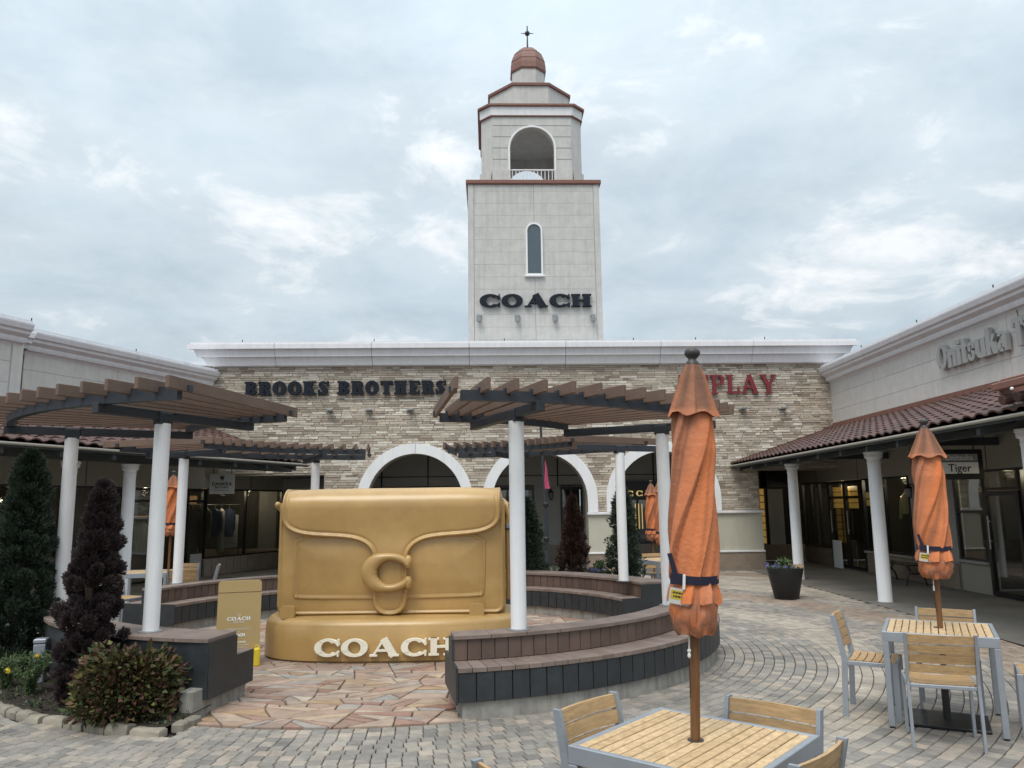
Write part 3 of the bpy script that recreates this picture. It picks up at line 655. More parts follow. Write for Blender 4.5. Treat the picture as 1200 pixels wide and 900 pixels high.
for x in (6.6, -5.0): wb.add([(x, 0, 0), (x, .5, 0), (x, .5, 2.6), (x, 0, 2.6)], [(0, 1, 2, 3)])
wall = wb.build('wall', 'mortar', fac)
# ledge stones in courses; the arch openings are cut out of each course
pieces = []
z = 1.50
while z < 5.50:
    h = random.choice((0.045, 0.052, 0.06, 0.07)); h = min(h, 5.53-z)
    spans = [(-8.2, 8.83)] if z > 2.62 else [(-4.97, 6.57)]
    for c in ARCH:
        zc_ = max(z+h/2, ZS); rr = 1.40; q = rr*rr-(zc_-ZS)**2
        if q > 0:
            e = math.sqrt(q); ns = []
            for (p0, p1) in spans:
                if p1 <= c-e or p0 >= c+e: ns.append((p0, p1)); continue
                if c-e > p0: ns.append((p0, c-e))
                if c+e < p1: ns.append((c+e, p1))
            spans = ns
    for (p0, p1) in spans:
        x = p0
        while x < p1-0.02:
            l = random.choice((0.14, 0.20, 0.26, 0.32, 0.40, 0.48)); l = min(l, p1-x)
            if p1-(x+l) < 0.07: l = p1-x
            pieces.append((x, l, z, h)); x += l
    z += h+0.004
vis = [p for p in pieces if p[0] > -7.6 and p[2] > 1.9]
vis.sort(key=lambda p: -p[1]*p[3]); top300 = set(id(p) for p in vis[:300])
sm = MB(); ssh = {}
def stone_geo(b, l, h, d, x=0, z=0):
    c = 0.006; b.add([(x+.004, -.0, z), (x+l-.004, 0, z), (x+l-.004, 0, z+h), (x+.004, 0, z+h), (x+.004+c, -d, z+c*.7), (x+l-.004-c, -d+random.uniform(-.006, .006), z+c*.7), (x+l-.004-c, -d, z+h-c*.7), (x+.004+c, -d+random.uniform(-.006, .006), z+h-c*.7)],
        [(4, 5, 6, 7), (0, 1, 5, 4), (1, 2, 6, 5), (2, 3, 7, 6), (3, 0, 4, 7)])
for p in pieces:
    x, l, z, h = p; d = random.uniform(0.010, 0.028)
    if id(p) in top300:
        key = (round(l, 2), round(h, 3), random.randrange(3))
        if key not in ssh: b = MB(); stone_geo(b, l, h, d); ssh[key] = b.mesh('stone', 'stone')
        obj('stone', ssh[key], wall, (x, 0, z))
    else: stone_geo(sm, l, h, d, x, z)
sm.build('stone', 'stone', wall, kind='stuff')
# white arch surrounds
for c in ARCH:
    b = MB(); n = 36; v = []
    path = [(c-RO, 1.545, c-RI, 1.545)]+[(c-RO*math.cos(t), ZS+RO*math.sin(t), c-RI*math.cos(t), ZS+RI*math.sin(t)) for t in np.linspace(0, PI, n)]+[(c+RO, 1.545, c+RI, 1.545)]
    for (ox, oz, ix, iz) in path: v += [(ox, -.075, oz), (ix, -.075, iz), (ix, .12, iz), (ox, .03, oz)]
    f = []
    for i in range(len(path)-1):
        for k in range(4): f.append((i*4+k, i*4+(k+1) % 4, i*4+4+(k+1) % 4, i*4+4+k))
    b.add(v, f); b.build('arch_surround', 'white', fac, smooth=35)
    b = MB(); b.box(c-.004, c+.004, -.079, -.07, ZS+RI+.005, ZS+RO-.005); b.build('arch_joint', 'joint', fac)
# beige dado, brown base and their white caps
for (x0, x1) in ((-5.03, -3.87), (-1.33, -0.56), (1.98, 2.74), (5.28, 6.62)):
    b = MB(); b.box(x0, x1, -.045, .02, .50, 1.47); b.build('dado', 'beige', fac)
    b = MB(); b.cbox(x0-.03, x1+.03, -.12, .02, 1.47, 1.535, .012); b.build('dado_cap', 'cornice', fac)
    b = MB(); b.cbox(x0-.02, x1+.02, -.10, .02, .455, .50, .008); b.build('dado_sill', 'cornice', fac)
    b = MB(); b.box(x0-.02, x1+.02, -.075, .02, 0, .455); b.build('base_course', 'plinth', fac)
# cornice in panels
def cornice_panel(x0, x1, endl=0, endr=0):
    b = MB()
    prof = [(0.3, 5.50), (-.10, 5.50), (-.10, 5.52), (-.16, 5.52), (-.24, 5.735), (-.30, 5.74), (-.30, 5.76), (-.34, 5.93), (-.42, 5.935), (-.42, 6.06), (-.38, 6.065), (-.38, 6.12), (0.3, 6.12)]
    def off(y): return max(0.0, -y-0.1)
    v = []
    for x, e in ((x0, -endl), (x1, endr)): v += [(x+e*off(y)*1.9, y, z_) for y, z_ in prof]
    n = len(prof); b.add(v, [(i, (i+1) % n, n+(i+1) % n, n+i) for i in range(n)]+[tuple(range(n)), tuple(range(2*n-1, n-1, -1))])
    b.build('cornice_panel', 'cornice', fac)
edges = [-8.02, -6.33, -3.76, -1.15, 1.45, 4.03, 6.55, 8.85]
for i, (p, q) in enumerate(zip(edges[:-1], edges[1:])): cornice_panel(p+.006, q-.006, 1 if i == 0 else 0, 1 if i == 6 else 0)
b = MB(); b.box(XL+1.4, XR-.3, .3, 7, 5.45, 6.05); b.build('roof', 'greywall', fac)
for x in (-7.2, -3.7, -.2, 3.3, 5.0, 6.9): b = MB(); b.tube([(x, -.3, 6.11), (x, -.3, 6.2)], .012, 6); b.build('roof_stud', 'blackmetal', fac)
# the arcade behind the arches: ceiling, back wall with dark windows
b = MB(); b.box(XL, 6.6, 3.0, 3.2, 2.28, 4.0); b.box(XL, XR, .5, 3.2, 3.62, 3.75); b.build('arcade_ceiling', 'greywall', fac)
for (x0, x1) in ((-5.2, -4.6), (-1.5, -.9), (.72, 1.52), (2.2, 2.85), (4.9, 6.6)): b = MB(); b.box(x0, x1, 2.98, 3.2, 0, 2.28); b.build('wall_panel', 'greywall', fac)
b = MB(); b.box(XL, 6.6, 2.93, 3.2, 0, .55); b.build('arcade_base', 'plinth', fac)
for x in (-3.9, -2.5, -1.1, .1, 1.45, 2.9, 4.4): b = MB(); b.box(x-.02, x+.02, 2.975, 3.0, 2.3, 3.62); b.build('wall_joint', 'frame', fac)
b = MB(); b.box(XL, 6.6, 2.975, 2.995, 2.62, 2.645); b.build('wall_joint', 'frame', fac)
for (x0, x1) in ((-4.6, -1.5), (-.9, .72), (1.52, 2.2), (2.85, 4.9)):
    wn = MB(); b = wn
    for (p, q, s_, t_) in ((x0, x0+.06, .55, 2.28), (x1-.06, x1, .55, 2.28), (x0+.06, x1-.06, 2.2, 2.28), (x0+.06, x1-.06, .55, .62), ((x0+x1)/2-.025, (x0+x1)/2+.025, .62, 2.2)): b.box(p, q, 2.94, 3.06, s_, t_)
    wo = wn.build('shop_window', 'frame', fac)
    b = MB(); b.box(x0+.06, x1-.06, 3.0, 3.012, .62, 2.2); b.build('pane', 'glass', wo)
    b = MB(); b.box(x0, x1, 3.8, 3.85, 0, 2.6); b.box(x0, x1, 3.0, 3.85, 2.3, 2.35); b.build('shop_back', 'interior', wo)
b = MB(); b.box(2.75, 5.0, 2.86, 2.93, 1.86, 2.42); b.build('fascia_board', 'blackmetal', fac)
# dark corner passages at both ends
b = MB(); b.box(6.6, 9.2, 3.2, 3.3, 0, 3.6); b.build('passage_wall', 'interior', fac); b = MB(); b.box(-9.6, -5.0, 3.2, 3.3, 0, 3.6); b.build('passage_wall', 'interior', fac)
b = MB(); b.box(6.62, 9.0, 3.12, 3.2, 0, .47); b.build('passage_base', 'plinth', fac)
b = MB(); b.box(7.95, 8.42, 3.14, 3.2, .47, 2.15); b.build('passage_panel', 'greywall', fac)
b = MB(); b.box(-7.6, -5.0, 3.14, 3.2, 0, 2.4); b.build('passage_panel', 'cl_grey', fac)
b = MB(); b.box(6.45, 6.6, .5, 3.2, 0, 3.62); b.box(-5.0, -4.85, .5, 3.2, 0, 3.62); b.build('passage_side', 'greywall', fac)
b = MB()
for x in (7.46, 7.65, 7.84): b.box(x, x+.025, 3.12, 3.18, .48, 2.2)
for k in range(9): b.box(7.485, 7.84, 3.125, 3.16, .48+k*.21, .50+k*.21)
lw = b.build('lattice_window', 'frame', fac)
for i in range(2):
    for k in range(8): b = MB(); b.box(7.487+.19*i, 7.648+.19*i, 3.16, 3.172, .503+k*.21, .685+k*.21); b.build('pane', 'amber', lw)
b = MB(); b.box(7.8, 8.6, 2.75, 3.1, 2.2, 2.75); b.build('sign_box', 'frame', fac)
# signs on the facade
t = thing('shop_sign', 'navy slab serif letters BROOKS BROTHERS high on the stone wall', 'sign', (0, 20.6, 0), FA)
write(t, 'BROOKS BROTHERS', -7.16, -1.78, 4.73, .37, .07, 'navy', dict(st=.33, th=.16, sh=.14, so=.09, W=1.02), y=-.05)
t = thing('shop_sign', 'dark red serif letters REPLAY on the stone wall behind the orange parasol', 'sign', (0, 20.6, 0), FA)
write(t, 'REPLAY', 4.52, 7.22, 4.68, .52, .06, 'red', dict(st=.19, th=.10, sh=.07, so=.10, W=.86), y=-.05)
t = thing('shop_sign', 'small gold letters GUCCI on a black board behind the right arch', 'sign', (0, 20.6, 0), FA)
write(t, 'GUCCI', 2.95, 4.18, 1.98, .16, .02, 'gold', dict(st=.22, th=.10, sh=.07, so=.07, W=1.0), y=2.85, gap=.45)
t = thing('door_handle', 'three tall golden bars with painted glow on the dark door behind the right arch', 'door handle', (0, 20.6, 0), FA)
for i in range(3): b = MB(); b.tube([(3.78+.1*i, 2.86, 1.0+.0*i), (3.78+.1*i, 2.86, 1.75)], .015, 6); b.tube([(3.78+.1*i, 2.86, 1.6), (3.78+.1*i, 2.93, 1.6)], .01, 6); b.build('bar', 'gold', t)  # bars are no lamps; their glint is emission in the gold material
# little wall floodlights under the signs
def floodlight(x, z_, lab, grp):
    t = thing('wall_floodlight', lab, 'floodlight', (x*math.cos(FA), 20.6+x*math.sin(FA), z_), FA, grp)
    b = MB(); b.cbox(-.10, .10, -.10, -.03, -.045, .0, .008); b.build('bracket', 'steel', t)
    b = MB(); b.cbox(-.04, .11, -.22, -.10, -.035, .012, .01); b.build('lamp_head', 'steel', t)
    b = MB(); b.box(-.03, .10, -.205, -.115, .013, .018); b.build('lens', 'steel', t)
for x, lab in ((-4.9, 'small white floodlight under the letters ROOKS'), (-3.85, 'small white floodlight under the letters BROT of the navy sign'), (-2.75, 'small white floodlight under the letters HERS of the navy sign')): floodlight(x, 4.32, lab, 'floodlights under the navy sign')
for x, lab in ((6.25, 'small white floodlight under the letter L of the red sign'), (7.35, 'small white floodlight below the end of the red sign')): floodlight(x, 4.28, lab, 'floodlights under the red sign')
def sconce(name, lab, loc, rz):
    t = thing('wall_lantern', lab, 'lantern', loc, rz)
    b = MB(); b.tube([(0, 0, .12), (0, -.12, .16), (0, -.14, .10)], .012, 6); b.cbox(-.03, .03, -.012, 0, .02, .2, .004); b.build('bracket', 'blackmetal', t)
    b = MB(); b.lathe([(.02, -.16), (.05, -.14), (.07, .06), (.085, .07), (.03, .13), (.008, .16)], 6, (0, -.14)); b.build('lantern_body', 'blackmetal', t)
    b = MB(); b.lathe([(.054, -.12), (.0705, .05)], 6, (0, -.14), .05); b.build('lantern_glass', 'towerglass', t)
sconce('a', 'black wall lantern on the grey wall inside the middle arch', (1.13, 20.6+2.98+.03, 2.05), FA)
# ================================================================== TOWER
TX, TY = 0.70, 21.4; CXR = 1.92
tw = thing('bell_tower', 'pale square bell tower with red copper dome and finial above the shops', 'tower', (TX, TY, 0), FA)
HW = 1.895; ZB, Z1 = 5.7, 11.05
b = MB(); b.box(-HW, HW, 0, 2*HW, ZB, Z1); body = b.build('shaft', 'joint', tw)
zs = [6.02+i*.371 for i in range(14)]; zs = [ZB]+[q for q in zs if q < Z1-.1]+[Z1]
for a_, q in zip(zs[:-1], zs[1:]):
    for (x0, x1) in ((-HW-.012, -.004), (.004, HW+.012)):
        b = MB(); b.box(x0+(.16 if x0 < -1 else 0), x1-(.16 if x1 > 1 else 0), -.02, .0, a_+.0022, q-.0022); b.build('panel', 'tower', body)
for s_ in (-1, 1):
    b = MB(); b.cbox(min(s_*(HW-.14), s_*(HW+.03)), max(s_*(HW-.14), s_*(HW+.03)), -.03, .03, ZB, Z1, .004); b.build('corner_trim', 'tower', body)
    b = MB(); b.box(min(s_*HW, s_*(HW+.022)), max(s_*HW, s_*(HW+.022)), .035, 2*HW, ZB, Z1); b.build('side_panel', 'tower', body)
b = MB(); b.cbox(-HW-.09, HW+.09, -.09, 2*HW+.09, Z1, Z1+.13, .02); b.build('ledge', 'copper', tw)
# slit window
wx, wz0, wz1, wr = -.01, 8.33, 9.62, .195
def archpoly(r, z0, zs_, x=wx, n=14): return [(x-r, z0), (x+r, z0)]+[(x+r*math.cos(t), zs_+r*math.sin(t)) for t in np.linspace(0, PI, n)]
b = MB(); o_, i_ = archpoly(wr+.05, wz0-.05, wz1), archpoly(wr, wz0, wz1); n = len(o_)
for k in range(n):
    q = (k+1) % n; b.add([(o_[k][0], -.075, o_[k][1]), (o_[q][0], -.075, o_[q][1]), (i_[q][0], -.075, i_[q][1]), (i_[k][0], -.075, i_[k][1]), (o_[k][0], -.01, o_[k][1]), (o_[q][0], -.01, o_[q][1]), (i_[q][0], -.01, i_[q][1]), (i_[k][0], -.01, i_[k][1])], [(0, 1, 2, 3), (0, 4, 5, 1), (3, 2, 6, 7)])
wo = b.build('window_frame', 'white', tw)
b = MB(); b.prism(i_, -.04, -.025, XZ); b.build('pane', 'towerglass', wo)
b = MB(); b.cbox(wx-.29, wx+.29, -.11, -.02, wz0-.10, wz0-.052, .008); b.build('sill', 'white', wo)
# belfry: chamfered square with arches front and back
BH, CF, BZ0, BZ1 = 1.53, .34, Z1+.13, 13.42; yc = HW
def octa(h, c, z_): return [(-h+c, yc-h, z_), (h-c, yc-h, z_), (h, yc-h+c, z_), (h, yc+h-c, z_), (h-c, yc+h, z_), (-h+c, yc+h, z_), (-h, yc+h-c, z_), (-h, yc-h+c, z_)]
ar, az_ = .665, 12.37
def arched_face(b, y, side):
    x0, x1 = -BH+CF, BH-CF; xs_ = [x0, -ar]+[-ar*math.cos(t) for t in np.linspace(0, PI, 17)][1:-1]+[ar, x1]
    zl = lambda x: az_+math.sqrt(max(0, ar*ar-x*x)) if abs(x) <= ar+1e-9 else BZ0
    for p, q in zip(xs_[:-1], xs_[1:]):
        m_ = (p+q)/2; zp, zq = (zl(p), zl(q)) if abs(m_) < ar else (BZ0, BZ0)
        b.add([(p, y, zp), (q, y, zq), (q, y, BZ1), (p, y, BZ1), (p, y+side*.2, zp), (q, y+side*.2, zq), (q, y+side*.2, BZ1), (p, y+side*.2, BZ1)], [(0, 1, 2, 3), (5, 4, 7, 6), (4, 5, 1, 0)])
    for s_ in (-1, 1): b.add([(s_*ar, y, BZ0), (s_*ar, y+side*.2, BZ0), (s_*ar, y+side*.2, az_), (s_*ar, y, az_)], [(0, 1, 2, 3)])
b = MB(); arched_face(b, yc-BH, 1); arched_face(b, yc+BH, -1)
for s_ in (-1, 1):
    q_ = MB(); arched_face(q_, -BH, 1); b.add([(-s_*y, yc+s_*x, z_) for x, y, z_ in q_.v], q_.f)
b.box(-BH+.05, BH-.05, yc-BH+.05, yc+BH-.05, BZ0-.02, BZ0+.005)
o0, o1 = octa(BH, CF, BZ0), octa(BH, CF, BZ1)
for k in (1, 3, 5, 7): q = (k+1) % 8; b.add([o0[k], o0[q], o1[q], o1[k]], [(0, 1, 2, 3)])
i0, i1 = octa(BH-.2, CF, BZ0), octa(BH-.2, CF, BZ1-.07)
for k in (1, 3, 5, 7): q = (k+1) % 8; b.add([i0[k], i0[q], i1[q], i1[k]], [(0, 1, 2, 3)])
b.add(i1, [tuple(range(8))])
bel = b.build('belfry', 'tower', tw)
sk0, sk1 = octa(BH+.05, CF+.0, BZ0), octa(BH+.05, CF, BZ0+.48)
for k in (1, 3, 5, 7): q = (k+1) % 8; b = MB(); b.add([sk0[k], sk0[q], sk1[q], sk1[k]], [(0, 1, 2, 3)]); b.build('skirt_panel', 'tower', bel)
for s_ in (-1, 1): b = MB(); b.box(min(s_*(ar+.02), s_*(BH-CF+.01)), max(s_*(ar+.02), s_*(BH-CF+.01)), yc-BH-.05, yc-BH-.002, BZ0, BZ0+.48); b.build('skirt_panel', 'tower', bel)
for k in range(6):
    z_ = BZ0+.48+k*.36
    if z_ > BZ1: break
    b = MB()
    for s_ in (-1, 1):
        lim = ar+.07 if z_ < az_ else max(.03, math.sqrt(max(0, (ar+.07)**2-(z_-az_)**2)))
        b.box(min(s_*lim, s_*(BH-CF)), max(s_*lim, s_*(BH-CF)), yc-BH-.003, yc-BH, z_-.006, z_+.006)
    b.build('panel_joint', 'joint', bel)
b = MB(); n = 20; v = []; pth = [(-1, BZ0)]+[(t, None) for t in np.linspace(0, PI, n)]+[(1, BZ0)]
pp = [(-(ar+.055), BZ0, -ar, BZ0)]+[(-(ar+.055)*math.cos(t), az_+(ar+.055)*math.sin(t), -ar*math.cos(t), az_+ar*math.sin(t)) for t in np.linspace(0, PI, n)]+[(ar+.055, BZ0, ar, BZ0)]
for (ox, oz, ix, iz) in pp: v += [(ox, yc-BH-.045, oz), (ix, yc-BH-.045, iz), (ix, yc-BH+.02, iz), (ox, yc-BH+.0, oz)]
b.add(v, [(i*4+k, i*4+(k+1) % 4, i*4+4+(k+1) % 4, i*4+4+k) for i in range(len(pp)-1) for k in range(4)]); b.build('arch_trim', 'white', bel)
b = MB()
for k in range(12): x = -.6+k*1.2/11; b.tube([(x, yc-BH+.06, BZ0), (x, yc-BH+.06, BZ0+.5)], .013, 6)
b.cbox(-.655, .655, yc-BH+.04, yc-BH+.08, BZ0+.5, BZ0+.54, .006); b.build('railing', 'white', bel)
b = MB(); b.loft([octa(BH+.03, CF, BZ1), octa(BH+.05, CF, BZ1+.27)]); b.build('frieze', 'white', tw)
b = MB(); b.loft([octa(BH+.045, CF, BZ1-.03), octa(BH+.045, CF, BZ1)]); b.build('frieze_line', 'copper', tw)
b = MB(); b.loft([octa(BH+.07, CF, BZ1+.27), octa(BH+.11, CF, BZ1+.285), octa(BH+.11, CF, BZ1+.345), octa(1.28, .53, BZ1+.44)]); b.build('eave', 'copper', tw)
h2, c2 = 1.26, .72; z2 = 14.56
b = MB(); b.loft([octa(h2, c2, BZ1+.3), octa(h2, c2, z2)]); t2 = b.build('upper_stage', 'tower', tw)
b = MB(); b.loft([octa(h2+.05, c2+.02, z2), octa(h2+.055, c2+.02, z2+.08), octa(.62, .36, z2+.42)]); b.build('upper_roof', 'copper', tw)
h3, c3 = .53, .31
b = MB(); b.loft([octa(h3, c3, z2+.3), octa(h3, c3, 15.60)]); b.build('drum', 'tower', tw)
b = MB(); rings = [octa(h3+.03, c3+.015, 15.60), octa(h3+.045, c3+.02, 15.66)]
for t in np.linspace(0, PI/2*.96, 9): s_ = math.cos(t)**.8; rings.append(octa((h3+.02)*s_+.02, (c3+.01)*s_+.005, 15.68+.86*math.sin(t)))
b.loft(rings); dome = b.build('dome', 'copper', tw)
for (k) in range(1, 5):
    t = PI/2*.96*k*2/8; s_ = math.cos(t)**.8; b = MB(); b.loft([octa((h3+.025)*s_+.022, (c3+.01)*s_+.006, 15.672+.86*math.sin(t)), octa((h3+.025)*s_+.022, (c3+.01)*s_+.006, 15.69+.86*math.sin(t))]); b.build('dome_seam', 'copper', dome)
b = MB(); b.lathe([(.10, 16.52), (.09, 16.58), (.03, 16.62), (.022, 17.0)], 10, (0, yc)); b.tube([(0, yc, 16.9), (0, yc, 17.42)], .02, 8)
b.sphere((0, yc, 17.16), .085); b.tube([(-.21, yc, 17.16), (0, yc, 17.16), (.21, yc, 17.16)], [.008, .022, .008], 6); b.tube([(0, yc-.21, 17.16), (0, yc+.21, 17.16)], .012, 6)
b.build('finial', 'finial', tw)
write(tw, 'COACH', -1.60, 1.60, 7.33, .37, .09, 'navy', dict(st=.42, th=.13, sh=.10, so=.11, W=1.55), y=-.04)
for i, x in enumerate((-1.61, -.52, .55, 1.63)):
    b = MB(); b.cbox(x-.07, x+.07, -.10, -.02, 7.06, 7.11, .006); b.tube([(x, -.08, 7.06), (x, -.13, 7.0)], .012, 6); lamp = b.build('floodlight', 'steel', tw)
    b = MB(); b.lathe([(.03, 6.86), (.075, 6.9), (.085, 7.0), (.05, 7.03)], 12, (x, -.15)); b.build('lamp_head', 'steel', lamp)
# ================================================================== SIDE BUILDINGS (local x along the wall, y inwards, -y towards the plaza)
def tiled_roof(root, x0, x1, yt, zt, ye, ze, near):
    """pantile canopy: tiles in courses from the eave up; the 300 nearest are parts"""
    sl = math.hypot(yt-ye, zt-ze); ex = .27; tw_ = .27; rows = int(sl/ex); dy, dz = (yt-ye)/sl, (zt-ze)/sl; n = int(abs(x1-x0)/tw_)
    def geo(b, x, s, jit=0):
        prof = [(0, .0), (.05, .035), (.11, .045), (.17, .03), (.22, .004), (.285, .012)]
        v = []
        for (t, lift) in ((0, .028), (ex+.05, .004)):
            for (px_, h) in prof: v.append((x+px_, ye+(s+t)*dy-(h+lift)*dz, ze+(s+t)*dz+(h+lift)*dy+jit))
        k = len(prof); v += [(x+px_, ye+s*dy-(h+.004)*dz, ze+s*dz+(h+.004)*dy+jit) for px_, h in prof]
        b.add(v, [(i, i+1, k+i+1, k+i) for i in range(k-1)]+[(i, 2*k+i, 2*k+i+1, i+1) for i in range(k-1)])
    b = MB(); b.add([(x0, ye+.02, ze-.02), (x1, ye+.02, ze-.02), (x1, yt, zt-.02), (x0, yt, zt-.02), (x0, ye+.02, ze-.10), (x1, ye+.02, ze-.10), (x1, yt, zt-.10), (x0, yt, zt-.10)], [(0, 1, 2, 3), (7, 6, 5, 4), (0, 4, 5, 1), (1, 5, 6, 2), (0, 3, 7, 4)])
    deck = b.build('canopy_roof', 'arcade', root)
    lst = [(abs(near-(min(x0, x1)+i*tw_))+.3*k, min(x0, x1)+i*tw_, k*ex) for i in range(n) for k in range(rows)]
    lst.sort(); one = MB(); geo(one, 0, 0); meshes = []
    for q in range(2):
        m_ = MB(); geo(m_, 0, 0, q*.004); meshes.append(m_.mesh('roof_tile', 'tile', smooth=35))
    st = MB()
    for i, (_, x, s) in enumerate(lst):
        if i < 300: obj('roof_tile', meshes[i % 2], deck, (x, s*dy, s*dz))
        else: geo(st, x, s, random.uniform(0, .005))
    if st.v: st.build('roof_tile', 'tile', deck, kind='stuff', smooth=35)
    b = MB(); b.box(min(x0, x1), max(x0, x1), yt-.30, yt-.0, zt-.09, zt+.015); b.box(min(x0, x1), max(x0, x1), yt-.05, yt, zt+.015, zt+.12); b.build('ridge_flashing', 'copper', root)
    b = MB(); b.tube([(x0, ye-.02, ze-.045), (x1, ye-.02, ze-.045)], .024, 8); b.build('gutter', 'shopwall', root)
def panels(root, parent, x0, x1, y, z0, z1, rows, step, m='panel'):
    xs_ = list(np.arange(min(x0, x1), max(x0, x1), step))+[max(x0, x1)]; zz = np.linspace(z0, z1, rows+1)
    for a_, q in zip(xs_[:-1], xs_[1:]):
        if q-a_ < .05: continue
        for u, v in zip(zz[:-1], zz[1:]): b = MB(); b.box(a_+.004, q-.004, y-.02, y, u+.003, v-.003); b.build('panel', m, parent)
def cornice(root, x0, x1, y, z, endcap=None):
    prof = [(.1, z-.42), (-.02, z-.42), (-.05, z-.38), (-.12, z-.36), (-.14, z-.31), (-.14, z-.26), (-.24, z-.20), (-.25, z-.15), (-.30, z-.12), (-.33, z-.03), (-.33, z), (-.27, z+.005), (-.27, z+.07), (.1, z+.07)]
    xs_ = list(np.arange(min(x0, x1), max(x0, x1), 2.6))+[max(x0, x1)]
    for a_, q in zip(xs_[:-1], xs_[1:]):
        if q-a_ < .05: continue
        b = MB(); n = len(prof); v = [(a_+.003, y+p, zz) for p, zz in prof]+[(q-.003, y+p, zz) for p, zz in prof]
        b.add(v, [(i, (i+1) % n, n+(i+1) % n, n+i) for i in range(n)]+[tuple(range(n)), tuple(range(2*n-1, n-1, -1))]); b.build('cornice_panel', 'cornice', root)
        b = MB(); b.tube([(q-.02, y-.25, z+.06), (q-.02, y-.25, z+.13)], .012, 6); b.build('roof_stud', 'blackmetal', root)
def frames(b, x0, x1, z0, z1, y, mull=(), trans=(), t=.045):
    b.box(x0, x0+t, y-.03, y+.05, z0, z1); b.box(x1-t, x1, y-.03, y+.05, z0, z1); b.box(x0+t, x1-t, y-.03, y+.05, z1-t, z1); b.box(x0+t, x1-t, y-.03, y+.05, z0, z0+t)
    for m_ in mull: b.box(m_-t/2, m_+t/2, y-.025, y+.045, z0+t, z1-t)
    for q in trans: b.box(x0+t, x1-t, y-.02, y+.04, q-t/2, q+t/2)
def arcade_column(lab, X, Y, grp, rz=0.0):
    t = thing('arcade_column', lab, 'column', (X, Y, 0), rz, grp)
    b = MB(); b.lathe([(.125, 0), (.125, .02), (.118, .03), (.11, 2.42)], 28); b.build('shaft', 'white', t, smooth=40)
    b = MB(); b.lathe([(.105, 2.40), (.118, 2.42), (.118, 2.44), (.112, 2.45), (.115, 2.50), (.15, 2.515), (.155, 2.565), (.145, 2.58)], 28); b.lathe([(.15, 2.58), (.165, 2.585), (.165, 2.62), (.15, 2.63)], 28); b.build('capital', 'white', t, smooth=40)
    return t
# ---------------------------------------------------------------- right-hand building
rb = thing('shop_building', 'white panelled shop building with red tiled canopy on the right', 'building', (8.75, 20.9, 0), -PI/2)
b = MB(); b.box(0, 15, 0, .3, 3.55, 5.1); up = b.build('upper_wall', 'joint', rb)
panels(rb, up, 0.02, 15, 0, 3.75, 5.05, 3, 2.55)
cornice(rb, 0, 15, 0, 5.36)
tiled_roof(rb, 0.12, 13.2, -.02, 3.72, -2.88, 2.76, 13.2)
b = MB(); b.box(0.1, 15, -2.33, -2.17, 2.63, 2.93); beam = b.build('arcade_beam', 'arcade', rb)
for x in np.arange(.6, 14, 1.05): b = MB(); b.add([(x-.04, -2.8, 2.66), (x+.04, -2.8, 2.66), (x+.04, -.02, 3.62), (x-.04, -.02, 3.62), (x-.04, -2.8, 2.56), (x+.04, -2.8, 2.56), (x+.04, -.02, 3.50), (x-.04, -.02, 3.50)], [(3, 2, 1, 0), (4, 5, 6, 7), (0, 1, 5, 4), (1, 2, 6, 5), (2, 3, 7, 6), (3, 0, 4, 7)]); b.build('rafter', 'arcade', rb)
b = MB(); b.box(-3, 15, .02, .2, 2.30, 3.55); b.build('fascia_wall', 'shopwall', rb)
for x in (-1.5, 1.2, 3.9, 6.6, 9.3): b = MB(); b.box(x, x+.012, .012, .02, 2.30, 3.5); b.build('panel_joint', 'frame', rb)
def wallpart(nm, m, x0, x1, z0, z1, y=.05): b = MB(); b.box(x0, x1, y, y+.15, z0, z1); return b.build(nm, m, rb)
def shop_window(root, x0, x1, z0, z1, y=.08, mull=(), trans=()):
    b = MB(); frames(b, x0, x1, z0, z1, y, mull, trans); o = b.build('shop_window', 'frame', root)
    b = MB(); b.box(x0+.03, x1-.03, y, y+.012, z0+.03, z1-.03); b.build('pane', 'glass', o); return o
# far storefront
wallpart('base_panel', 'plinth', -2.8, -.82, 0, .45); shop_window(rb, -2.8, -.82, .45, 2.30, mull=(-2.1, -1.5))
for (p, q) in ((-.80, .22), (.24, 1.26)):
    b = MB(); frames(b, p, q, .02, 2.28, .08, trans=(1.85,), t=.07); d = b.build('shop_door', 'frame', rb)
    b = MB(); b.box(p+.05, q-.05, .08, .092, .05, 2.22); b.build('pane', 'glass', d)
    b = MB(); b.tube([(p+.16, .02, .9), (p+.16, .02, 1.5)], .014, 8); b.tube([(p+.16, .02, 1.0), (p+.16, .06, 1.0)], .01, 6); b.build('handle', 'steel', d)
wallpart('base_panel', 'plinth', 1.30, 3.62, 0, .48); b = MB(); b.cbox(1.30, 3.64, -.02, .2, .48, .53, .006); b.build('sill', 'shopwall', rb)
shop_window(rb, 1.30, 3.62, .53, 2.30, mull=(2.46,), trans=())
wallpart('pier', 'greywall', 3.66, 5.35, 0, 2.30); b = MB(); b.box(3.67, 5.34, .02, .05, 0, .5); b.build('pier_base', 'plinth', rb)
wallpart('base_panel', 'shopwall', 5.39, 6.36, 0, .55); b = MB(); b.cbox(5.37, 6.36, -.03, .2, .55, .60, .006); b.build('sill', 'greywall', rb)
shop_window(rb, 5.39, 6.36, .60, 2.30, trans=(1.52,))
b = MB(); frames(b, 6.38, 7.40, .02, 1.90, .05, t=.085); d = b.build('shop_door', 'frame', rb)
b = MB(); b.box(6.44, 7.34, .05, .062, .09, 1.83); b.build('pane', 'glass', d)
b = MB(); b.tube([(6.52, -.02, .85), (6.52, -.02, 1.45)], .014, 8); b.tube([(6.52, -.02, 1.0), (6.52, .02, 1.0)], .01, 6); b.tube([(6.52, -.02, 1.35), (6.52, .02, 1.35)], .01, 6); b.build('handle', 'steel', d)
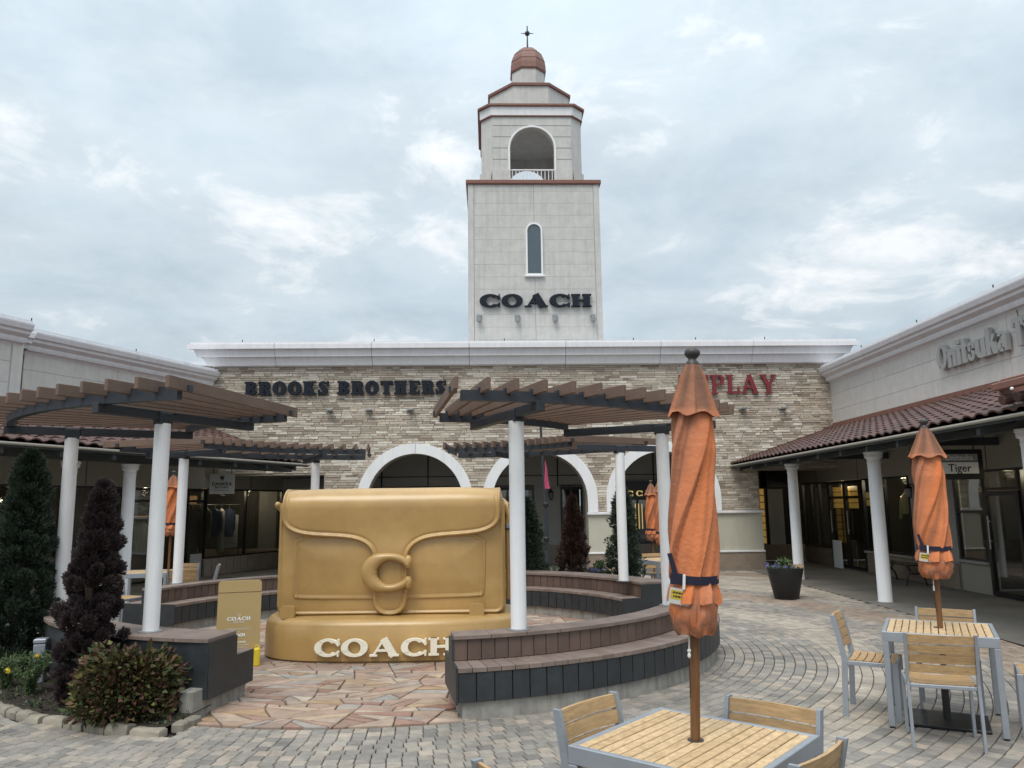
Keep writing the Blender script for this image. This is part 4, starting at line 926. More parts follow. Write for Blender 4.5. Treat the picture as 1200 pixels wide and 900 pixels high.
shop_window(rb, 6.38, 7.40, 1.92, 2.30)
shop_window(rb, 7.42, 9.4, .05, 2.30, mull=(8.4,))
b = MB()
for (x0, x1) in ((-2.9, 3.65), (5.35, 9.6)):
    b.box(x0, x1, 2.0, 2.1, 0, 2.5); b.box(x0, x1, .2, 2.1, 2.40, 2.45); b.box(x0-.02, x0, .2, 2.1, 0, 2.5); b.box(x1, x1+.02, .2, 2.1, 0, 2.5)
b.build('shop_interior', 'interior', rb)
# amber lattice screens inside the far shop
for (x0, x1) in ((-2.55, -1.75), (-1.5, -.9), (-.6, .5)):
    b = MB()
    for k in range(4): b.box(x0, x1, .9, .92, 1.55+k*.16, 1.69+k*.16)
    if x0 > -1: b = MB(); [b.box(x0+i*.22, x0+.19+i*.22, .9, .92, 1.62+k*.2, 1.78+k*.2) for i in range(5) for k in range(2)]
    b.build('lattice_screen', 'amber', rb)
# raised hip end of the roof near the picture's edge
b = MB(); b.cbox(11.75, 14.0, -2.99, -2.90, 3.03, 3.12, .012); b.cbox(11.75, 11.81, -2.9, -1.6, 2.98, 3.16, .012); b.cbox(11.8, 14, -2.90, -2.78, 3.12, 3.17, .01); b.build('hip_fascia', 'copper', rb)
for k in range(8): b = MB(); b.tube([(11.9+k*.27, -2.97, 2.90), (11.9+k*.27, -2.6, 2.99)], .06, 10); b.build('end_tile', 'tile', rb)
b = MB(); b.sphere((12.2, -3.03, 3.0), .02); b.build('bulb', 'paper', rb)
for i, (Y, lab) in enumerate(((18.0, 'white arcade column behind the black flower pot'), (13.9, 'white arcade column left of the second orange parasol, right of the pot'), (9.65, 'white arcade column cut by the right edge of the picture'))):
    arcade_column(lab, 6.5, Y, 'white columns of the right arcade')
for Y in (18.0, 13.9, 9.65): b = MB(); b.cbox(20.9-Y-.09, 20.9-Y+.09, -2.345, -2.155, 2.62, 2.945, .01); b.build('post_head', 'arcade', rb)
for Y in (18.0, 13.9, 9.65): b = MB(); b.box(20.9-Y-.05, 20.9-Y+.05, -2.15, .0, 2.72, 2.86); b.build('cross_beam', 'arcade', rb)
_fat = {}
def fat_letter(ch, h, depth):
    """heavy rounded sign letters: strokes on a unit-high cell"""
    if ch in _fat: return _fat[ch]
    s = .245; P = []
    def R_(a, b, c, d): P.append([(a, b), (c, b), (c, d), (a, d)])
    def A_(cx, cy, rx_, ry_, tx, ty, a0, a1, n=14):
        o = [(math.radians(a0+(a1-a0)*k/n)) for k in range(n+1)]
        for k in range(n):
            a, b = o[k], o[k+1]; P.append([(cx+rx_*math.cos(a), cy+ry_*math.sin(a)), (cx+rx_*math.cos(b), cy+ry_*math.sin(b)), (cx+(rx_-tx)*math.cos(b), cy+(ry_-ty)*math.sin(b)), (cx+(rx_-tx)*math.cos(a), cy+(ry_-ty)*math.sin(a))])
    X = .72
    if ch == 'O': A_(.36, .5, .36, .51, .225, .13, 0, 360, 28); w = .72
    elif ch == 'n': R_(.0, 0, s, X); A_(s+.10, X-.26, .23, .27, s, .17, 0, 180); R_(s+.12, 0, s+.33, X-.25); R_(-.03, X-.07, s, X); w = s+.34
    elif ch == 'i': R_(.0, 0, s, X-.03); R_(-.02, .80, s+.02, .97); R_(-.04, X-.10, .1, X); w = s
    elif ch == 't': R_(.06, .05, .06+s, .93); R_(-.02, X-.14, .40, X); R_(.10, 0, .40, .14); w = .40
    elif ch == 's': A_(.21, .53, .20, .20, .17, .13, 20, 250); A_(.21, .20, .21, .21, .17, .13, -160, 95); R_(.27, .45, .41, .60); R_(.0, .11, .13, .28); w = .42
    elif ch == 'u': R_(0, .2, s, X); A_(s+.10, .26, .31-.0, .27, s, .15, 180, 360); R_(s+.13, 0, s*2+.13, X); w = s*2+.13
    elif ch == 'k': R_(0, 0, s, 1.0); P.append([(s-.02, .33), (s+.14, .44), (s+.34, X), (s+.12, X)]); P.append([(s+.0, .40), (s+.14, .50), (s+.40, 0), (s+.15, 0)]); w = s+.38
    elif ch == 'a': A_(.24, .52, .23, .21, .17, .13, 10, 165); R_(.26, 0, .26+s, .55); A_(.22, .20, .22, .21, .18, .12, 0, 360, 20); w = .48
    elif ch == 'T': R_(.19, 0, .19+s, 1); R_(0, .82, .60, 1); R_(0, .68, .12, .84); R_(.48, .68, .60, .84); w = .60
    elif ch == 'g': A_(.23, .46, .23, .25, .18, .13, 0, 360, 20); R_(.27, -.1, .48, X-.02); A_(.24, -.08, .24, .20, .19, .13, 180, 360); w = .48
    elif ch == 'e': A_(.24, .36, .24, .36, .19, .14, 0, 320, 24); R_(.08, .31, .47, .43); w = .48
    elif ch == 'r': R_(0, 0, s, X); A_(s+.10, X-.24, .22, .24, .18, .16, 10, 150); w = s+.26
    b = MB()
    for k, q in enumerate(P): e = (k % 9)*.0007; b.prism([(x_*h, y_*h) for x_, y_ in q], -depth-e, -e*.5, XZ)
    _fat[ch] = (b.mesh('letter', 'grey3d'), w*h); return _fat[ch]
t = thing('shop_sign', 'pale grey raised letters Onitsuka Tiger on the white wall of the right building', 'sign', (8.75, 20.9, 0), -PI/2)
x = 5.58
for ch in 'Onitsuka Tiger':
    if ch == ' ': x += .16; continue
    me, wd = fat_letter(ch, .50, .085); obj('letter', me, t, (x, -.05, 4.32)); x += wd+.022
b = MB(); b.tube([(8.05, -.05, 4.8), (8.0, -.04, 5.0)], .006, 5); b.build('cable', 'blackmetal', t)
t = thing('hanging_sign', 'black framed white hanging sign reading Onitsuka Tiger under the right canopy', 'hanging sign', (7.78, 13.5, 2.1))
b = MB(); b.cbox(-.42, .42, -.04, .04, 0, .52, .006); b.build('board', 'frame', t)
b = MB(); b.prism([(-.33, .10), (.33, .10), (.33, .30), (-.33, .30)], -.046, -.04, XZ); b.build('lower_panel', 'paper', t)
b = MB(); b.box(-.33, .33, -.0455, -.04, .315, .44); b.build('upper_panel', 'greywall', t)
text_part(t, 'Onitsuka', .135, 'paper', (0, -.048, .335), offset=.002); text_part(t, 'Tiger', .19, 'ink', (0, -.049, .135), offset=.0015)
b = MB(); b.tube([(-.3, 0, .52), (-.3, 0, .62)], .012, 6); b.tube([(.3, 0, .52), (.3, 0, .62)], .012, 6); b.build('hanger', 'frame', t)
sconce('b', 'black wall lantern on the pale pier beside the mannequin window', (8.75, 20.9-4.0, 1.95), -PI/2)
# bench by the shop
t = thing('park_bench', 'black cast iron bench against the base of the right shop', 'bench', (8.35, 17.0, 0), -PI/2)
b = MB()
for k in range(5): b.cbox(-.7, .7, -.2+k*.085, -.13+k*.085, .40, .43, .006)
b.build('seat', 'blackmetal', t)
for x in (-.62, .62):
    b = MB(); b.tube([(x, -.22, 0), (x, -.20, .14), (x, -.12, .28), (x, -.18, .40)], .018, 6); b.tube([(x, .2, 0), (x, .16, .16), (x, .08, .28), (x, .16, .40)], .018, 6); b.tube([(x, -.14, .24), (x, .10, .24)], .012, 6); b.build('leg', 'blackmetal', t)
# mannequin: one continuous lofted figure in a khaki shirt and long olive skirt
t = thing('mannequin', 'headless mannequin in a pale khaki shirt and long dark skirt behind the right shop window', 'mannequin', (9.12, 18.0, .53), -PI/2)
def ring(cx, cy, rx_, ry_, z_, n=18): return [(cx+rx_*math.cos(2*PI*k/n), cy+ry_*math.sin(2*PI*k/n), z_) for k in range(n)]
b = MB(); b.loft([ring(0, 0, .05, .05, 1.47), ring(0, 0, .05, .05, 1.40), ring(0, 0, .12, .08, 1.36), ring(0, 0, .20, .11, 1.29), ring(0, 0, .19, .12, 1.15), ring(0, 0, .15, .10, .98), ring(0, 0, .165, .11, .88)]); sh_ = b.build('shirt', 'cl_khaki', t, smooth=60)
for s_ in (-1, 1): b = MB(); b.tube([(s_*.18, 0, 1.30), (s_*.235, -.01, 1.15), (s_*.25, -.02, .98), (s_*.23, -.06, .80)], [.065, .06, .055, .045], 10); b.build('sleeve', 'cl_khaki', t, smooth=60)
b = MB(); b.loft([ring(0, 0, .16, .105, .92), ring(0, 0, .20, .14, .75), ring(0, 0, .23, .17, .4), ring(0, 0, .27, .2, .06)]); b.build('skirt', 'cl_olive', t, smooth=60)
b = MB(); b.lathe([(.2, 0), (.2, .02), (.02, .03), (.02, .3)], 16); b.build('base', 'steel', t)
# sandwich board leaning in the doorway
t = thing('notice_board', 'plain white notice board leaning by the right shop doors', 'notice board', (8.62, 20.95, 0), -PI/2)
b = MB(); b.cbox(-.26, .26, 0, .03, 0, .72, .005); b.build('panel', 'paper', t); b = MB(); b.cbox(-.26, .26, .03, .045, 0, .03, .003); b.tube([(0, .04, .6), (0, .16, 0)], .012, 6); b.build('prop', 'steel', t)
# shoe shelves in the nearest shop
t = thing('shoe_shelf', 'wall shelf of shoes in the lit shop at the right edge', 'shelf', (9.75, 13.2, 0), -PI/2)
for z_ in (.45, .75, 1.02, 1.28, 1.54, 1.80): b = MB(); b.cbox(-.9, .9, -.30, 0, z_-.02, z_, .004); b.build('shelf_board', 'warmwood', t)
b = MB(); b.box(-.9, .9, 0, .02, 0, 2.1); b.build('back_panel', 'warmwood', t)
shoe = None; cnt = 0
desc = ['white', 'tan', 'grey', 'ivory', 'rust']
for zi, z_ in enumerate((.75, 1.02, 1.28, 1.54, 1.80)):
    for k in range(4):
        c = ('cl_ivory', 'cl_tan', 'cl_grey', 'cl_ivory', 'cl_rust')[(zi+k) % 5]
        t = thing('shoe', ('%s trainer, shelf %d from the bottom, %s one, shop at right edge' % (desc[(zi+k) % 5], zi+2, ('rightmost', 'second from right', 'second from left', 'leftmost')[k])), 'shoe', (9.58, 12.65+k*.34, z_), PI/2+.0, 'shoes on the shop shelves')
        b = MB(); b.loft([[(x*1.0, y*s1, zz) for x, y in ((-.13, 0), (-.11, .035), (0, .04), (.1, .045), (.14, 0), (.1, -.045), (0, -.04), (-.11, -.035))] for zz, s1 in ((0, 1), (.02, 1.0))]); b.build('sole', 'paper', t)
        b = MB(); b.loft([[(-.125, 0, .02), (-.105, .033, .02), (0, .038, .02), (.1, .042, .02), (.135, 0, .02), (.1, -.042, .02), (0, -.038, .02), (-.105, -.033, .02)], [(-.12, 0, .05), (-.1, .03, .05), (0, .035, .055), (.08, .03, .045), (.11, 0, .04), (.08, -.03, .045), (0, -.035, .055), (-.1, -.03, .05)], [(-.12, 0, .09), (-.10, .026, .085), (-.05, .028, .08), (-.01, .02, .08), (.0, 0, .078), (-.01, -.02, .08), (-.05, -.028, .08), (-.10, -.026, .085)]]); b.build('upper', c, t, smooth=50)
# ---------------------------------------------------------------- left-hand building
LA = math.atan2(.934, .357)
lb = thing('shop_building', 'white panelled shop building with red tiled canopy on the left', 'building', (-8.1, 20.35, 0), LA)
b = MB(); b.box(-5.3, 0.0, 0, 2.2, 3.55, 5.2); up = b.build('upper_wall', 'joint', lb)
panels(lb, up, -5.28, -.02, 0, 3.8, 5.02, 3, 2.3)
b = MB(); b.box(-5.32, -5.3, 0.0, 2.2, 3.6, 5.02); b.build('return_panel', 'panel', lb)
b = MB(); b.box(-5.45, -5.3, -.14, 2.2, 5.02, 5.12); b.box(-5.62, -5.3, -.3, 2.2, 5.22, 5.33); b.box(-5.55, -5.3, -.24, 2.2, 5.12, 5.22); b.box(-5.58, -5.3, -.27, 2.2, 5.33, 5.42); b.build('return_cornice', 'cornice', lb)
cornice(lb, -5.3, -.02, 0, 5.36)
b = MB(); b.box(-12, -5.75, -.55, 2.2, 3.55, 5.2); up = b.build('upper_wall', 'joint', lb)
panels(lb, up, -12, -5.95, -.55, 3.8, 5.02, 3, 2.3)
b = MB(); b.cbox(-5.95, -5.73, -.60, -.40, 3.55, 5.02, .005); b.build('corner_trim', 'panel', lb)
cornice(lb, -12, -5.75, -.55, 5.36)
tiled_roof(lb, -11.5, -.05, -.02, 3.87, -3.27, 2.84, -6)
# hip corner where the canopy turns
b = MB(); b.box(-11.5, 0.1, -2.66, -2.50, 2.64, 2.92); b.build('arcade_beam', 'arcade', lb)
for x in np.arange(-11, 0, 1.05): b = MB(); b.add([(x-.04, -3.2, 2.74), (x+.04, -3.2, 2.74), (x+.04, -.02, 3.74), (x-.04, -.02, 3.74), (x-.04, -3.2, 2.64), (x+.04, -3.2, 2.64), (x+.04, -.02, 3.62), (x-.04, -.02, 3.62)], [(3, 2, 1, 0), (4, 5, 6, 7), (0, 1, 5, 4), (1, 2, 6, 5), (2, 3, 7, 6), (3, 0, 4, 7)]); b.build('rafter', 'arcade', lb)
b = MB(); b.box(-12, 3.4, .02, .2, 2.28, 3.55); b.build('fascia_wall', 'shopwall', lb)
for x in (-9, -6.3, -3.6, -.9, 1.8): b = MB(); b.box(x, x+.012, .012, .02, 2.30, 3.5); b.build('panel_joint', 'frame', lb)
b = MB(); b.box(-12, -7.0, .05, .2, 0, 2.28); b.build('pier', 'shopwall', lb)
b = MB(); b.box(-6.96, -2.6, .05, .2, 0, .45); b.box(.12, 3.3, .05, .2, 0, .45); b.build('base_panel', 'plinth', lb)
for k in range(11): b = MB(); b.box(.14+k*.28, .40+k*.28, .03, .05, .02, .44); b.build('base_board', 'plinth', lb)
shop_window(lb, -6.96, -2.6, .46, 2.28, mull=(-5.5, -4.0)); shop_window(lb, .12, 3.3, .46, 2.28, mull=(1.7,))
for (p, q) in ((-2.56, -1.55), (-1.53, -.55), (-.53, .08)):
    b = MB(); frames(b, p, q, .02, 2.26, .08, t=.06, trans=(1.95,)); d = b.build('shop_door', 'frame', lb)
    if p != -1.53: b = MB(); b.box(p+.05, q-.05, .08, .092, .05, 2.2); b.build('pane', 'glass', d)
    if q-p > .8: b = MB(); b.tube([(p+.13, .0, .85), (p+.13, .0, 1.45)], .014, 8); b.tube([(p+.13, 0, 1.0), (p+.13, .07, 1.0)], .01, 6); b.build('handle', 'steel', d)
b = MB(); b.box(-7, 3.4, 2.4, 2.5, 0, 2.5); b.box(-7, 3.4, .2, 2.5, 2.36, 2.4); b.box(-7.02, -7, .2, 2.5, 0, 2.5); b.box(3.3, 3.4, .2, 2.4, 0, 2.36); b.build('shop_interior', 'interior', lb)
def lpt(x, y, z=0.0): c_, s_ = math.cos(LA), math.sin(LA); return (-8.1+x*c_-y*s_, 20.35+x*s_+y*c_, z)
for (X, Y, lab) in ((-7.42, 14.95, 'white arcade column left of the front left pergola post'), (-7.95, 13.85, 'white arcade column half hidden behind the outer left pergola post')): arcade_column(lab, X, Y, 'white columns of the left arcade')
t = thing('hanging_sign', 'square white hanging sign with a crest under the left canopy', 'hanging sign', (-6.62, 17.6, 2.08), .12)
b = MB(); b.cbox(-.27, .27, -.025, .025, 0, .46, .004); b.build('board', 'greywall', t)
b = MB(); b.prism([(-.035, .33), (.035, .33), (.05, .40), (.02, .39), (0, .425), (-.02, .39), (-.05, .40)], -.031, -.025, XZ); b.box(-.035, .035, -.031, -.025, .305, .322); b.build('crest', 'ink', t)
text_part(t, 'DANKKA', .105, 'ink', (0, -.028, .19), offset=.003); text_part(t, 'BROTHERS', .062, 'ink', (0, -.028, .125), offset=.001); b = MB(); b.box(-.16, .16, -.028, -.025, .075, .083); b.build('rule', 'ink', t)
b = MB(); b.tube([(-.2, 0, .46), (-.2, 0, .60)], .01, 6); b.tube([(.2, 0, .46), (.2, 0, .60)], .01, 6); b.build('hanger', 'frame', t)
# clothes inside the left shop
def garment(lab, x, y, z_, m, ln=.75, w_=.22, tr=None, grp='clothes hanging in the left shop'):
    t = thing('hanging_garment', lab, 'clothing', lpt(x, y, z_), LA+PI/2*random.uniform(.6, 1.0), grp)
    b = MB(); b.loft([ring(0, 0, .04, .03, -.02, 14), ring(0, 0, w_*.85, .05, -.08, 14), ring(0, 0, w_, .07, -.25, 14), ring(0, 0, w_*.9, .075, -.5, 14), ring(0, 0, w_*1.0, .085, -ln, 14)]); b.build('body', m, t, smooth=60)
    for s_ in (-1, 1): b = MB(); b.tube([(s_*w_*.85, 0, -.10), (s_*w_*1.15, 0, -.3), (s_*w_*1.2, .01, -.62)], [.05, .048, .036], 8); b.build('sleeve', m, t, smooth=60)
    b = MB(); b.tube([(0, 0, -.03), (0, 0, .03), (.03, 0, .06), (0, 0, .085), (-.03, 0, .065)], .006, 6); b.build('hanger_hook', 'steel', t)
t = thing('clothes_rail', 'dark clothes rail with jackets inside the left shop window', 'clothes rail', lpt(1.2, .7, 0), LA)
b = MB(); b.tube([(-1.0, 0, 1.86), (1.0, 0, 1.86)], .015, 8); b.build('rail', 'blackmetal', t)
for x in (-1, 1): b = MB(); b.tube([(x, 0, 1.86), (x, 0, .0)], .015, 8); b.build('post', 'blackmetal', t)
for i, (x, m, ln, d) in enumerate(((.35, 'blackc', 1.1, 'long black coat on the rail of the left shop'), (.62, 'blackc', 1.0, 'second black coat on the rail of the left shop'), (.9, 'grey', .8, 'grey jacket between black coats on the left shop rail'), (1.2, 'denim', .8, 'dark blue denim jacket on the rail of the left shop'), (1.45, 'ivory', 1.2, 'ivory scarf coat on the rail of the left shop'), (1.75, 'denim', .8, 'blue jacket nearest the poster in the left shop'))): garment(d, x, .7, 1.77, 'cl_'+m, ln)
t = thing('clothes_rail', 'wooden clothes rail under the warm lamp inside the left shop', 'clothes rail', lpt(-1.0, 1.6, 0), LA)
b = MB(); b.cbox(-.9, .9, -.15, .15, 1.55, 1.59, .005); b.tube([(-.9, 0, 1.50), (.9, 0, 1.50)], .014, 8); b.build('shelf', 'warmwood', t)
for x in (-.88, .88): b = MB(); b.tube([(x, 0, 1.55), (x, 0, 0)], .018, 8); b.build('post', 'warmwood', t)
for i, (x, m, d) in enumerate(((-1.6, 'rust', 'rust coloured jacket in the doorway of the left shop'), (-1.3, 'olive', 'olive jacket in the doorway of the left shop'), (-1.0, 'ivory', 'pale jacket in the doorway of the left shop'), (-.7, 'blackc', 'black jacket between pale ones in the left shop doorway'), (-.4, 'grey', 'grey jacket at the end of the left shop rail'))): garment(d, x, 1.6, 1.42, 'cl_'+m, .8)
t = thing('pendant_lamp', 'small warm pendant lamp glowing inside the left shop', 'lamp', lpt(-.55, 1.2, 1.98), LA)
b = MB(); b.lathe([(.10, -.05), (.09, -.03), (.03, .03), (.012, .05), (.008, .38)], 16); b.build('lamp_shade', 'gold', t)
t = thing('poster', 'white poster with dark sketch inside the left shop window', 'poster', lpt(2.15, 1.0, 0.62), LA)
b = MB(); b.cbox(-.36, .36, 0, .03, 0, .95, .005); b.build('board', 'greywall', t)
b = MB()
for k in range(26):
    x, y = random.uniform(-.22, .22), random.uniform(.42, .72); b.box(x, x+random.uniform(.03, .12), -.004, 0, y, y+random.uniform(.008, .02))
b.build('sketch', 'ink', t)
b = MB(); [b.box(-.24, .24-.06*(k % 2), -.004, 0, .12+k*.05, .128+k*.05) for k in range(5)]; b.build('lettering', 'ink', t)
t = thing('wooden_crate', 'warm wooden display box on the shelf inside the left shop', 'display box', lpt(.9, 1.6, 1.9), LA)
b = MB(); b.cbox(-.45, .45, -.1, .1, -.02, .22, .01); b.build('box_body', 'warmwood', t); b = MB(); b.box(-.4, .4, -.104, -.1, .02, .18); b.build('box_front', 'warmwood', t); b = MB(); b.tube([(-.4, 0, -.02), (-.4, 0, -1.9)], .012, 6); b.tube([(.4, 0, -.02), (.4, 0, -1.9)], .012, 6); b.build('stand', 'blackmetal', t)
t = thing('notice_board', 'pale grey A-board standing in the doorway of the left shop', 'notice board', lpt(-.35, -.15, 0), LA)
b = MB(); b.cbox(-.19, .19, 0, .03, 0, .62, .005); b.build('panel', 'greywall', t); b = MB(); b.tube([(0, .04, .5), (0, .16, 0)], .012, 6); b.build('prop', 'steel', t)

def ceiling_lamp(lab, loc, watts, col=(1.0, 0.78, 0.52)):
    t = thing('ceiling_lamp', lab, 'lamp', loc)
    b = MB(); b.lathe([(.07, .05), (.07, .0), (.055, -.005), (.055, .02)], 16); b.build('housing', 'blackmetal', t); b = MB(); b.lathe([(.053, .002), (.03, -.003), (.001, -.004)], 16); b.build('lens', 'lamplens', t)
    ld = bpy.data.lights.new('lamp_light', 'POINT'); ld.energy = watts; ld.color = col; ld.shadow_soft_size = .08
    lo = bpy.data.objects.new('lamp_light', ld); COL.objects.link(lo); lo.parent = t; lo.location = (0, 0, -.12)
M['lamplens'] = mat('lamp_lens', (.9, .85, .75), .4, emit=((1.0, .85, .6), 3.0))
for x, y, lab in ((-5.0, 1.0, 'ceiling lamp inside the left shop behind the purple conifer'), (-1.1, .9, 'ceiling lamp over the doorway of the left shop'), (1.3, .55, 'ceiling lamp over the dark jackets in the left shop'), (2.4, .6, 'ceiling lamp over the poster in the left shop')): ceiling_lamp(lab, lpt(x, y, 2.30), 17)
for x, y, lab, w_ in ((-1.6, .8, 'ceiling lamp behind the amber screens in the right shop', 12), (.4, 1.0, 'ceiling lamp inside the right shop doors', 12), (2.6, .5, 'ceiling lamp over the mannequin in the right shop', 45), (6.0, .8, 'ceiling lamp inside the right shop behind the second parasol', 16), (7.9, .5, 'ceiling lamp over the shoe shelves in the right shop', 30)): ceiling_lamp(lab, (8.75+y, 20.9-x, 2.34), w_)
for x, lab in ((-3.0, 'ceiling lamp in the shop behind the left arch'), (0.0, 'ceiling lamp in the shop behind the middle arch'), (3.8, 'ceiling lamp in the shop behind the gold letters')): ceiling_lamp(lab, (x, 20.6+.03*x+3.45, 2.24), 9)
# ================================================================== CURVED BENCHES
R = math.radians
SHARE = {}
def sect_mesh(key, name, m, r0, r1, da, z0, z1, n=1, c=.0):
    """a board spanning da radians about angle 0, with softened edges"""
    k = (key, m, round(r0, 3), round(r1, 3), round(da, 5), z0, z1)
    if k not in SHARE:
        b = MB()
        if c:
            h = (r0+r1)/2*da/2; b.cbox(r0, r1, -h, h, z0, z1, c)
            # fan out with the radius
            b.v = [(x, y*(x/((r0+r1)/2)), z_) for x, y, z_ in b.v]
        else: b.sector(r0, r1, -da/2, da/2, z0, z1, n)
        SHARE[k] = b.mesh(name, m)
    return SHARE[k]
def bench(lab, C, a0, a1, inner, outer, bed_side=False):
    """a0 < a1 degrees; seat boards inside and/or outside a low curved back"""
    t = thing('curved_bench', lab, 'bench', (C[0], C[1], 0), 0, 'curved benches round the courtyard')
    A0, A1 = R(a0), R(a1); n = int((a1-a0)/2)
    rbi, rbo = 3.20, 3.42; rsi, rso = 2.88, 3.73
    cb = MB(); cb.sector(2.93, 3.685 if outer else 3.58, A0+.012, A1-.012, -.02, .16, n); cb.build('concrete_base', 'concrete', t)
    lo, hi = (rsi+.03 if inner else rbi-.0), (rso-.03 if outer else 3.60)
    b = MB(); b.sector(lo, hi, A0+.012, A1-.012, .14, .375, n); core = b.build('core', 'black', t)
    bo = 3.42 if outer else 3.62
    b = MB(); b.sector(rbi+.02, bo-.02, A0+.012, A1-.012, .37, .60, n); b.build('back_core', 'black', t)
    def row(name, m, r0, r1, z0, z1, pitch, gap, at_r, c=.003, aa0=A0, aa1=A1):
        k = max(1, int(round((aa1-aa0)*at_r/pitch))); da = (aa1-aa0)/k
        me = sect_mesh(name, name, m, r0, r1, da-gap/at_r, z0, z1, c=c)
        for i in range(k): obj(name, me, t, (0, 0, 0), aa0+da*(i+.5))
    if outer:
        row('riser_board', 'black', rso-.03, rso-.008, .145, .378, .155, .009, rso)
        row('seat_board', 'benchtop', rbo-.0, rso, .38, .42, .125, .005, rso)
        row('back_board', 'bench', rbo-.02, rbo, .422, .60, .125, .006, rbo)
    if inner:
        row('riser_board', 'black', rsi+.008, rsi+.03, .145, .378, .155, .009, rsi)
        row('seat_board', 'benchtop', rsi, rbi, .38, .42, .125, .005, rsi)
        row('back_board', 'bench', rbi, rbi+.02, .422, .60, .125, .006, rbi)
    if not outer: row('back_panel', 'black', 3.598, 3.62, .13, .60, .60, .004, 3.6, c=.003)
    row('cap_board', 'benchtop', rbi-.025, bo+.025, .60, .635, .30, .004, rbi)
    # stepped black end plates
    poly = []
    pi_ = [(rsi, .13), (rsi, .42), (rbi-.01, .42)] if inner else [(rbi, .13)]
    po_ = [(bo+.01, .42), (rso, .42), (rso, .13)] if outer else [(3.62, .13)]
    poly = pi_+[(rbi-.01, .60), (bo+.01, .60)]+po_
    for a, s_ in ((A0, -1), (A1, 1)):
        b = MB(); b.prism(poly, -.010, .010, lambda x, y, h: (x, h, y)); b.build('end_plate', 'black', t, (0, 0, 0), a+s_*.002)
    return t
bench('curved bench in front of the bag at right with outward facing brown seat', CR, -78.8, -6.5, True, True)
bench('curved bench behind the bag at right with a dark end plate', CR, 19, 84, True, False)
bench('short dark bench beside the bushes at left with its stepped end towards the flagstones', CL, -160, -100.4, True, False)
bench('curved bench behind the mustard sign board at left', CL, 97, 166, True, True)
# ================================================================== PERGOLAS
def pergola(lab, C, cols, a0, a1, ri, ro, zt, nslat):
    t = thing('pergola', lab, 'pergola', (C[0], C[1], 0), 0, 'brown slatted pergolas round the courtyard')
    zb = zt-.105
    for (a, r) in cols:
        x, y = r*math.cos(R(a)), r*math.sin(R(a))
        b = MB(); b.lathe([(.072, .64), (.072, zb-.17)], 28); b.build('column', 'white', t, (x, y, 0), smooth=40); b = MB(); b.lathe([(.105, .635), (.105, .643), (.073, .648)], 24); b.build('base_plate', 'steel', t, (x, y, 0))
        b = MB(); b.cbox(-.075, .075, -.055, .055, zb-.18, zb-.065, .006); b.cbox(-.12, .12, -.04, .04, zb-.085, zb-.062, .004); b.build('post_head', 'beamdark', t, (x, y, 0), R(a))
        b = MB(); b.cbox(ri+.12, ro-.22, -.04, .04, zb-.14, zb-.052, .004); b.build('radial_beam', 'beamdark', t, (0, 0, 0), R(a))
    for rr in (ri+.16, ro-.28):
        b = MB(); b.sector(rr-.035, rr+.035, R(a0+1.0), R(a1-1.0), zb-.062, zb+.03, 26); b.build('curved_beam', 'beamdark', t)
    b = MB(); b.cbox(ri, ro, -.019, .019, zb, zt, .004); me = b.mesh('slat', 'slat')
    cb = MB(); cb.box(-.03, .03, -.035, .035, 0, .05); cl = cb.mesh('slat_clip', 'beamdark')
    for i in range(nslat):
        a = R(a0+(a1-a0)*i/(nslat-1)+random.uniform(-.12, .12)); s = obj('slat', me, t, (random.uniform(-.006, .006), 0, 0), a)
        for rr in (ri+.16, ro-.28): obj('slat_clip', cl, s, (rr, 0, zb+.006))
    return t
pergola('slatted pergola over the bench at front right of the golden bag', CR, ((-68.1, 3.31), (-27.5, 3.28)), -79.6, -28.0, 1.95, 4.11, 2.81, 15)
pergola('slatted pergola at the front left above the dark conifers', CL, ((-113.6, 3.42), (-150.0, 3.50)), -155, -100.8, 2.10, 4.38, 2.84, 15)
pergola('slatted pergola behind the bag at right in front of the arches', CR, ((24.2, 3.07), (68, 3.25)), 30, 88, 2.25, 4.1, 2.78, 15)
pergola('slatted pergola behind the bag at left in front of the left shop', CL, ((154.5, 3.46), (116, 3.3)), 100, 163, 2.5, 4.5, 2.80, 15)
# ================================================================== GIANT HANDBAG
BX, BY = -1.475, 9.42
bag = thing('handbag_sculpture', 'giant mustard handbag sculpture with a C shaped clasp on a rounded plinth lettered COACH', 'sculpture', (BX, BY, 0))
# plinth: superellipse with a rounded upper edge
def sup(a, b, e, z_, n=96): return [(math.copysign(abs(math.cos(t))**(2/e), math.cos(t))*a, .50+math.copysign(abs(math.sin(t))**(2/e), math.sin(t))*b, z_) for t in np.linspace(0, 2*PI, n+1)[:-1]]
PA, PB, PE = 1.56, .88, 2.9
b = MB(); rings = [sup(PA-.03, PB-.03, PE, 0), sup(PA-.03, PB-.03, PE, .025), sup(PA, PB, PE, .03), sup(PA+.005, PB+.005, PE, .2), sup(PA-.005, PB-.005, PE, .37)]
for t in np.linspace(0, PI/2, 8): rings.append(sup(PA-.01-.11*(1-math.cos(t)), PB-.01-.11*(1-math.cos(t)), PE, .38+.10*math.sin(t)))
rings.append(sup(PA-.4, PB-.4, PE, .485)); b.loft(rings); pl = b.build('plinth', 'bag', bag, smooth=60)
def onplinth(x, wd, z_):
    xc = x+wd/2; q = max(0, 1-(abs(xc)/PA)**PE); y = .50-PB*q**(1/PE)
    xd = .02; q2 = max(0, 1-(abs(xc+xd)/PA)**PE); dy = (.50-PB*q2**(1/PE))-y; a = math.atan2(dy, xd)
    return (xc-wd/2*math.cos(a), y-wd/2*math.sin(a)-.016, z_), a
write(pl, 'COACH', -.79, .78, .092, .188, .045, 'cream', dict(st=.36, th=.13, sh=.10, so=.11, W=1.55), posfn=onplinth)
